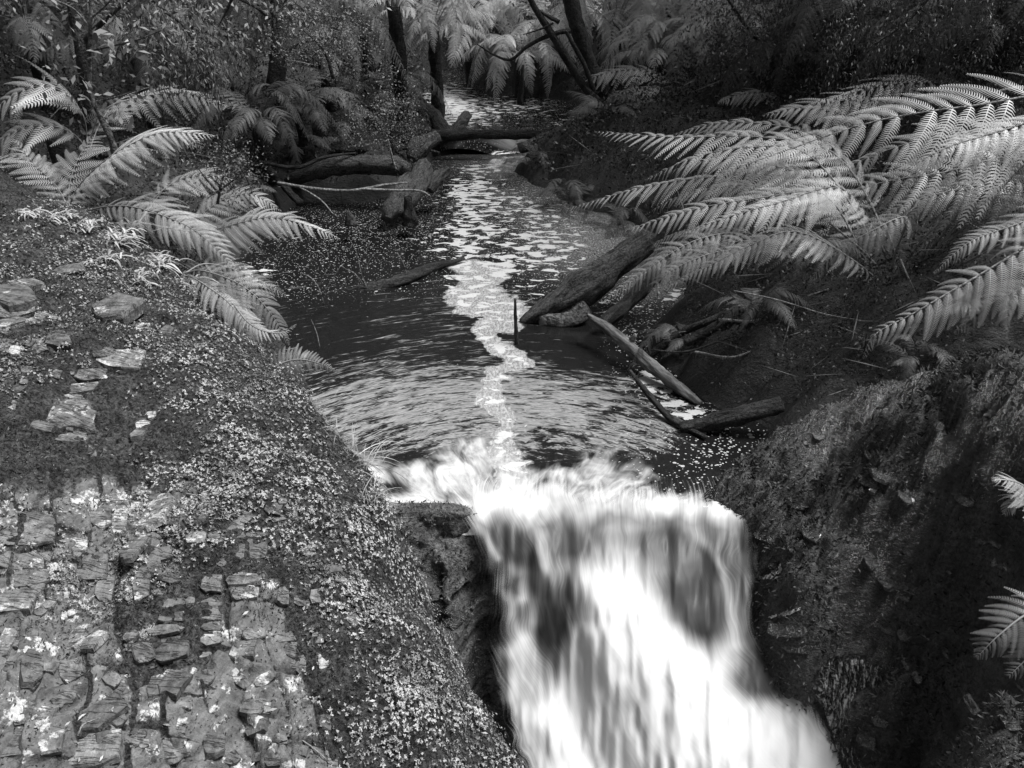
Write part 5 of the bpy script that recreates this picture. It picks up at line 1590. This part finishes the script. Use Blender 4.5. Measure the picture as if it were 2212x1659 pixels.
# hanging leafy boughs
sh = [
    ('leafy_branch', 'drooping bough of narrow leaves hanging from the top left edge', 'branch', (300, -40, 6.3), [([(300, -60, 6.3), (340, 10, 6.3), (400, 60, 6.3), (430, 130, 6.3)], [.02, .015, .01, .004])],
     [((350, 40, 6.3), 1300, .42, .05, .25, dict(seed=20, clumps=22, hang=.6, sq=(1.2, .8, .8), tone=(.1, .75))), ((420, 110, 6.2), 900, .36, .05, .25, dict(seed=21, clumps=16, hang=.6, tone=(.1, .8)))]),
    ('leafy_branch', 'second leafy bough at top left with broad pale leaves', 'branch', (480, -40, 6.8), [([(520, -60, 6.8), (500, 0, 6.8), (470, 60, 6.8)], [.02, .012, .004])],
     [((500, 30, 6.8), 700, .5, .055, .4, dict(seed=22, clumps=20, hang=.3, sq=(1.2, .8, .7), tone=(.15, .95)))]),
    ('leafy_shrub', 'fine leaved bush with bright specks above the left log pile', 'shrub', (845, 330, 9.4), [([(850, 345, 9.4), (845, 280, 9.4), (850, 220, 9.4)], [.025, .018, .006]), ([(846, 300, 9.4), (810, 260, 9.4), (790, 240, 9.4)], [.012, .008, .004])],
     [((850, 215, 9.4), 1400, .30, .026, .5, dict(seed=23, clumps=24, tone=(.2, 1.2))), ((810, 275, 9.3), 1700, .36, .026, .5, dict(seed=24, clumps=24, tone=(.2, 1.1))), ((880, 300, 9.3), 1000, .28, .026, .5, dict(seed=25, clumps=20, tone=(.1, .9)))]),
    ('leafy_shrub', 'small leaved shrub in shade at top left of centre', 'shrub', (690, 150, 8.8), [([(720, 170, 8.8), (700, 110, 8.8), (650, 60, 8.8)], [.02, .014, .005])],
     [((680, 60, 8.7), 2200, .48, .026, .5, dict(seed=26, clumps=30, sq=(1.3, .8, .6), tone=(.1, .9))), ((740, 130, 8.9), 1300, .4, .026, .5, dict(seed=27, clumps=20, tone=(.05, .5)))]),
    ('leafy_shrub', 'bright clustered shrub hanging over right bank at the top', 'shrub', (1640, 150, 9.8), [([(1690, 190, 9.8), (1660, 120, 9.8), (1600, 40, 9.8), (1560, -20, 9.8)], [.04, .03, .02, .01])],
     [((1590, 40, 9.7), 2600, .62, .045, .4, dict(seed=28, clumps=34, hang=.3, tone=(.15, 1.1))), ((1690, 110, 9.6), 2400, .6, .04, .4, dict(seed=29, clumps=34, hang=.5, tone=(.1, 1.0))), ((1740, 30, 9.5), 2200, .65, .04, .35, dict(seed=30, clumps=30, hang=.6, tone=(.05, .7)))]),
    ('leafy_branch', 'sparse dark bough trailing from the top right corner', 'branch', (2000, -60, 6.4), [([(2050, -80, 6.4), (2000, 0, 6.4), (1940, 60, 6.4), (1880, 100, 6.4)], [.025, .018, .012, .004])],
     [((2030, 20, 6.4), 2600, .5, .032, .3, dict(seed=31, clumps=30, hang=.8, sq=(1.6, .8, .7), tone=(.02, .35))), ((1870, 60, 6.5), 1800, .42, .032, .3, dict(seed=32, clumps=24, hang=.8, tone=(.05, .6)))]),
    ('leafy_branch', 'dark fine leaved bough hanging at the right of the top edge', 'branch', (2200, -60, 6.0), [([(2260, -60, 6.0), (2200, 40, 6.0), (2150, 100, 6.0)], [.02, .014, .005])],
     [((2170, 60, 6.0), 2600, .5, .03, .3, dict(seed=33, clumps=26, hang=.7, tone=(.02, .3)))]),
    ('leafy_shrub', 'tangle of fine twigs and tiny leaves right of the brightest left frond', 'shrub', (470, 420, 5.6), [([(470, 440, 5.6), (480, 390, 5.6), (500, 350, 5.6)], [.01, .007, .003]), ([(474, 420, 5.6), (440, 380, 5.6), (420, 350, 5.6)], [.008, .005, .002]), ([(476, 410, 5.6), (530, 370, 5.6), (560, 340, 5.6)], [.008, .005, .002])],
     [((480, 350, 5.6), 900, .26, .022, .4, dict(seed=34, clumps=30, sq=(1.2, .7, .8), tone=(.1, .9))), ((520, 400, 5.6), 400, .2, .024, .4, dict(seed=35, clumps=20, tone=(.1, .8)))]),
    ('leafy_shrub', 'little glossy leaved plant lit in the hollow under the big fern', 'shrub', (1860, 790, 4.2), [([(1870, 800, 4.2), (1868, 760, 4.2), (1872, 720, 4.2)], [.006, .004, .002])],
     [((1868, 745, 4.2), 60, .14, .035, .4, dict(seed=36, clumps=14, sq=(.7, .5, 1.2), tone=(.2, .9)))]),
    ('leafy_shrub', 'low mossy bush on the right bank where the cascade enters the pool', 'shrub', (1380, 390, 9.6), [([(1380, 400, 9.6), (1360, 360, 9.6)], [.02, .006])],
     [((1370, 350, 9.5), 2200, .36, .03, .45, dict(seed=37, clumps=30, sq=(1.6, .9, .5), tone=(.02, .45))), ((1440, 360, 9.3), 1600, .36, .03, .45, dict(seed=38, clumps=22, sq=(1.3, .9, .6), tone=(.02, .35)))]),
    ('leafy_shrub', 'dusky shrub behind the upper stream at the far end', 'shrub', (1040, 90, 18.5), [([(1040, 100, 18.5), (1040, 40, 18.5)], [.05, .02])],
     [((1040, 40, 18.5), 5200, 1.6, .06, .5, dict(seed=39, clumps=50, sq=(1.8, .8, .8), tone=(.1, .9)))]),
]
for a in sh:
    limb_tree(a[0], a[1], a[2], a[3], a[4], a[5], M_barkd)

# tall trees round the glade: what the pool mirrors and what shades the banks
tall = [((-7.5, 12), 9, 'tall tree on left bank beyond the upper edge of view'), ((-5.5, 17), 11, 'tall tree left of the upper stream beyond the upper edge of view'), ((7.5, 13.5), 10, 'tall tree on the right bank beyond the upper edge of view'),
        ((5.2, 19), 11, 'tall tree right of the upper stream beyond the upper edge of view'), ((-9.5, 7.5), 8.5, 'tall tree at the far left, trunk behind the ferns'), ((9.5, 8.5), 9, 'tall tree at far right, behind the big fern'), ((-1.8, 23), 12, 'tall tree at the head of the valley'),
        ((-4.6, 11.2), 7.5, 'straight tree added behind the left log pile, its crown shading the background'), ((7.2, 11.0), 7.5, 'unseen tree added on right bank, its crown shading the background')]  # the last two trees are added so their crowns dapple the background with shade
crown0 = None
for i, ((x, y), hh, lab) in enumerate(tall):
    z0 = gz(x, y) - .2
    e = empty('forest_tree', (x, y, z0), lab, 'tree', 'tall forest trees')
    V, Fq = tube([(0, 0, 0), (.15, 0, hh * .4), (-.1, .1, hh)], [.24, .17, .08] if i < 7 else [.12, .09, .05], 12, 24, .15, seed=i)
    link('trunk', poly_mesh('trunk', V, Fq, M_barkd), e)
    if crown0 is None:
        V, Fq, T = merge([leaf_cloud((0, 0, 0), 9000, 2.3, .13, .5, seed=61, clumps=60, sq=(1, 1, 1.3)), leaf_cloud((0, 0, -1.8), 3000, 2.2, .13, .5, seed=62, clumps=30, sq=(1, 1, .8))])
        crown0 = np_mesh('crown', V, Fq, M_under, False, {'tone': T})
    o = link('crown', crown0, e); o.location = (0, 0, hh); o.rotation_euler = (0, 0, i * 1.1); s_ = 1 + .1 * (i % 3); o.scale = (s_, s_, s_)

# ------------------------------------------------------------------ undergrowth over the banks (nobody could count it)
def bd(dx, dy, x, y):
    d = np.minimum(sdist(pool_poly, x, y), sdist(up_poly, x, y))
    return sstep(.02, .3, d) * (.35 + .65 * fbm(x * 1.3, y * 1.3, 501, 3)) * sstep(3.2, 3.8, y)


n_c = 520000
ra = rng.random(n_c); yb = 3.5 * (24 / 3.5) ** ra; xb = (rng.random(n_c) * 1.5 - .75) * (yb + 1.0)
kp = rng.random(n_c) < bd(None, None, xb, yb)
xb, yb = xb[kp], yb[kp]
zb = bank_h(xb, yb)
dx, dy = project(xb, yb, zb); kp = (dx > -80) & (dx < 2290) & (dy > -60) & (dy < 1720)
xb, yb, zb = xb[kp], yb[kp], zb[kp]
e_ = .05
gx = (bank_h(xb + e_, yb) - zb) / e_; gy = (bank_h(xb, yb + e_) - zb) / e_
p = np.stack([xb, yb, zb], -1); nn = norm(np.stack([-gx, -gy, np.ones_like(gx)], -1))
m = len(p); dist = p[:, 1]
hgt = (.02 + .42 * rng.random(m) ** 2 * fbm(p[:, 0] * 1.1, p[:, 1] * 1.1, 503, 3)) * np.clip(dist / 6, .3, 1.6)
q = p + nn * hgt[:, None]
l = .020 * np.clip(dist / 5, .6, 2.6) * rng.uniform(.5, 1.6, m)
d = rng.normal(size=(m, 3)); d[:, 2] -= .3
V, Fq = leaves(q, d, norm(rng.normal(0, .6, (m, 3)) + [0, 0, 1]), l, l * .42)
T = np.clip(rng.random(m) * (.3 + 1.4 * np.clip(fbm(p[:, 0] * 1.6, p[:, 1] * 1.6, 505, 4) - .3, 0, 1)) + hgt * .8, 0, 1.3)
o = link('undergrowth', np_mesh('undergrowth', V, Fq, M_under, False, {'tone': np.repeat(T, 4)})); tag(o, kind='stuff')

# fine dead stems and roots lying over the banks
p, nn, dx, dy = grid_sample(BX, BY, BZ, 40000, lambda dx, dy, x, y: bd(dx, dy, x, y) * (.12 + .88 * (dx > 1350) * (y < 7.5)) * .5)
m = len(p); yaw = rng.uniform(0, np.pi, m); dist = np.clip(p[:, 1] / 5, .6, 2.5)
dd_ = np.stack([np.cos(yaw), np.sin(yaw) * .6, rng.normal(-.1, .35, m)], -1)
V, Fq = leaves(p + nn * (.05 + .1 * rng.random(m))[:, None] - norm(dd_) * .1, dd_, norm(rng.normal(0, .4, (m, 3)) + [0, -.5, 1]), rng.uniform(.12, .45, m) * dist, .006 * dist * rng.uniform(.6, 1.6, m), .3)
o = link('dead_stems', np_mesh('dead_stems', V, Fq, M_shrub, False, {'tone': np.repeat(rng.random(m) ** 2.5, 4)})); tag(o, kind='stuff')
print('undergrowth', m)

# ------------------------------------------------------------------ strap leaved herbs on the rock edge
straps = [((250, 520), 'broad tuft of pale strap leaves on the rock edge below the bright left frond', 70, .17), ((330, 570), 'dense pale strap leaf clump at the very edge of the left rock', 80, .16), ((180, 495), 'loose strap leaf tuft left of the broad one', 50, .14),
          ((395, 610), 'strap leaf tuft drooping over the rock edge by the hanging fern', 40, .15), ((120, 470), 'small strap leaf tuft near the left edge of the view', 40, .12), ((300, 600), 'low strap leaf tuft in front of the dense edge clump', 50, .11), ((40, 465), 'strap leaf tuft in the left corner under the ferns', 40, .12),
          ((215, 560), 'short strap leaf tuft in front of the broad one', 40, .10), ((275, 490), 'upright strap leaf tuft touching the lowest left fern stalk', 36, .13)]


def strap_mesh(n, ln, seed, wd=.011, droop=1.0):
    r = np.random.default_rng(seed)
    parts = []
    for i in range(n):
        yaw = r.uniform(0, 2 * np.pi); L = ln * r.uniform(.5, 1.3); el = r.uniform(.3, 1.3)
        b = np.array([r.normal(0, .05), r.normal(0, .05), 0])
        ts = np.linspace(0, 1, 6)
        h = np.array([math.cos(yaw), math.sin(yaw), 0])
        c = b + h * (L * math.cos(el) * ts[:, None] * 1.1) + np.array([0, 0, 1]) * (L * math.sin(el) * ts - droop * L * .75 * ts ** 2)[:, None]
        s = np.array([-math.sin(yaw), math.cos(yaw), 0]) * (wd * r.uniform(.6, 1.2) / 2)
        w_ = np.array([.6, 1, 1, .8, .5, .05])[:, None]
        V = np.concatenate([c - s * w_, c + s * w_ + np.array([0, 0, .002])])
        Fq = np.array([(k, k + 1, k + 7, k + 6) for k in range(5)])
        parts.append((V, Fq, np.full(12, np.clip(r.uniform(.3, 1.1), 0, 1.2))))
    return merge(parts)


for i, (c_, lab, n_, l_) in enumerate(straps):
    s_ = surf_cast(left_h, *c_)
    if s_ is None: s_ = np.array(PY(c_[0], c_[1], 5.2))
    V, Fq, T = strap_mesh(n_, l_, 700 + i, .014)
    o = link('strap_leaf_tuft', np_mesh('strap_leaf_tuft', V, Fq, M_grass, False, {'tone': T})); o.location = s_
    tag(o, lab, 'grass tuft', 'strap leaf tufts on the left rock edge')
for i, (c_, lab, n_, l_) in enumerate([((775, 1000), 'fine pale grass blades leaning over the racing water at the left rock edge', 60, .24), ((800, 1085), 'thin grass tuft hanging above the left end of the ledge', 34, .20), ((745, 930), 'short grass tuft just above the fine blades on the rock edge', 24, .14)]):
    s_ = surf_cast(left_h, *c_)
    if s_ is None or s_[1] > 4.6: s_ = surf_cast(left_h, c_[0] - 30, c_[1] + 10)
    V, Fq, T = strap_mesh(n_, l_, 720 + i, .0028, .7)
    o = link('grass_tuft', np_mesh('grass_tuft', V, Fq, M_grass, False, {'tone': T})); o.location = s_ + np.array([0, 0, .005])
    tag(o, lab, 'grass tuft')

# fallen twigs and leaves on the near rock
for i, (pts, lab) in enumerate([([(655, 1608), (690, 1635), (722, 1662)], 'pale straight twig lying near the bottom edge on the left rock'), ([(172, 1600), (185, 1575), (225, 1560)], 'thin curved twigs lying in the dark cleft at lower left'), ([(205, 1086), (260, 1090), (310, 1094)], 'thin dark stem lying level across the flat slabs at the left'),
                                ([(405, 1075), (425, 1080), (440, 1092)], 'short pale twig on the moss in mid rock')]):
    c3 = [surf_cast(left_h, a, b) for a, b in pts]
    c3 = [c + np.array([0, 0, .022]) for c in c3]
    V, Fq = tube(c3, [.003, .0025, .0015], 5, 12, .1, i)
    o = link('fallen_twig', poly_mesh('fallen_twig', V - c3[0], Fq, M_twig, True)); o.location = c3[0]; tag(o, lab, 'twig')
k = 300
p, nn, dx, dy = grid_sample(LX, LY, LZ, 700, lambda dx, dy, x, y: .5)
p = np.concatenate([p]); m = len(p)
d = rand_dirs(m); d[:, 2] *= .2
l = rng.uniform(.012, .03, m)
V, Fq = leaves(p + nn * .02, d, norm(nn + rng.normal(0, .2, (m, 3))), l, l * .35)
o = link('leaf_litter', np_mesh('leaf_litter', V, Fq, M_grass, False, {'tone': np.repeat(rng.uniform(.4, 1.6, m), 4)})); tag(o, kind='stuff')

small = [((1480, 700, 5.0), .34, 'small dim fern on the dark right bank above the driftwood'), ((1620, 760, 4.7), .30, 'small dim fern low in the dark hollow of the right bank'), ((1700, 700, 5.0), .36, 'shaded little fern under the big fern on the right'),
         ((1230, 400, 9.0), .42, 'small fern on the mossy hump right of the narrow pool inlet'), ((1340, 440, 8.2), .40, 'small fern at right water edge of the pool behind the pale frond tips'), ((1150, 350, 10.3), .40, 'little fern on the mossy hump beside the cascade'),
         ((1300, 330, 10.2), .5, 'little fern under the propped pale log on right bank'), ((740, 310, 10.0), .5, 'shaded little fern behind the log pile'), ((640, 330, 9.6), .5, 'shaded little fern over the upper log of the left pile'), ((520, 420, 8.2), .45, 'dull fern at the left pool edge behind the bright ones'),
         ((860, 240, 12.0), .7, 'grey fern beside the stout dark trunk at the stream'), ((2100, 720, 4.0), .30, 'small dark fern on the bank below the lowest right frond'), ((1980, 760, 3.9), .22, 'tiny dark fern at the top of the wet rock')]
for i, ((a_x, a_y, Yd), R_, lab) in enumerate(small):
    b_ = PY(a_x, a_y, Yd); z_ = gz(b_[0], b_[1])
    e = empty('fern', (b_[0], b_[1], max(z_, .02)), lab, 'fern', 'small ferns on the banks')
    r = random.Random(900 + i)
    for q in range(9):
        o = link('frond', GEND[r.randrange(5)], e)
        o.rotation_euler = (r.uniform(-.3, .3), r.uniform(-.5, .1), q * .7 + r.uniform(-.3, .3)); s_ = R_ * r.uniform(.7, 1.1); o.scale = (s_, s_, s_)


def skin_patch(name, hf, poly, lift, mat, attrs=None, n=60):
    xs_ = [q[0] for q in poly]; ys_ = [q[1] for q in poly]
    gx_, gy_ = np.meshgrid(np.linspace(min(xs_), max(xs_), n), np.linspace(min(ys_), max(ys_), n))
    pts_ = np.full((n, n, 3), np.nan)
    sd_ = sdist(poly, gx_ + 14 * (fbm(gx_ / 14, gy_ / 14, 3, 3) - .5), gy_ + 10 * (fbm(gx_ / 14, gy_ / 14, 5, 3) - .5))
    idx = -np.ones((n, n), int); V_ = []
    for i_ in range(n):
        for j_ in range(n):
            if sd_[i_, j_] < 0:
                c = surf_cast(hf, gx_[i_, j_], gy_[i_, j_], 1.5, 6.0, 260)
                if c is not None:
                    idx[i_, j_] = len(V_); V_.append(c)
    V_ = np.array(V_)
    F_ = [(idx[i_, j_], idx[i_, j_ + 1], idx[i_ + 1, j_ + 1], idx[i_ + 1, j_]) for i_ in range(n - 1) for j_ in range(n - 1) if min(idx[i_, j_], idx[i_, j_ + 1], idx[i_ + 1, j_ + 1], idx[i_ + 1, j_]) >= 0]
    V_[:, 2] = lift(V_)
    o = link(name, np_mesh(name, V_, np.array(F_), mat, True)); tag(o, kind='structure')
    return o


def riffle_mat(name, lo, hi, sc):
    k = NT(name)
    p = k.mapv(k.pos(), (sc, sc * .45, 1), (0, 0, .6))
    n1 = k.noise(p, 1.0, 4, 0.6, 1.5); n2 = k.noise(k.pos(), 90, 3)
    f = k.ss(0.46, 0.60, k.math('ADD', k.math('MULTIPLY', n1, .75), k.math('MULTIPLY', n2, .25)))
    return k.fin(k.bsdf(k.rng(f, 0, 1, lo, hi), 0.25, k.bump(n1, .6, .02), .5).outputs[0])


M_rif = riffle_mat('trickling_water', .01, .34, 60)  # pale ripple lines are wavy reflections painted into the water colour
M_fst = riffle_mat('foam_scum', .22, .5, 90)
flat = lambda off: (lambda V_: V_[:, 2] * .0 + np.percentile(V_[:, 2], 70) + off)


def over(off):
    def f(V_):
        A_ = np.c_[V_[:, 0], V_[:, 1], np.ones(len(V_))]
        k_ = np.linalg.lstsq(A_, V_[:, 2], rcond=None)[0]
        return .5 * (A_ @ k_) + .5 * V_[:, 2] + off
    return f



skin_patch('trickling_water', right_h, [(1745, 1452), (1790, 1440), (1850, 1442), (1892, 1452), (1900, 1490), (1850, 1500), (1835, 1530), (1822, 1600), (1800, 1612), (1775, 1560), (1755, 1500)], over(.04), M_rif, n=70)
skin_patch('rock_pool_foam', right_h, [(1640, 1262), (1665, 1262), (1690, 1240), (1684, 1222), (1672, 1245), (1650, 1254)], over(.03), M_fst, n=30)
skin_patch('rock_pool_foam', right_h, [(1655, 1342), (1690, 1326), (1732, 1322), (1728, 1332), (1690, 1342), (1668, 1350)], over(.03), M_fst, n=30)
skin_patch('trickling_water', right_h, [(1790, 1620), (1830, 1605), (1855, 1640), (1862, 1680), (1800, 1670)], over(.035), M_rif, n=36)
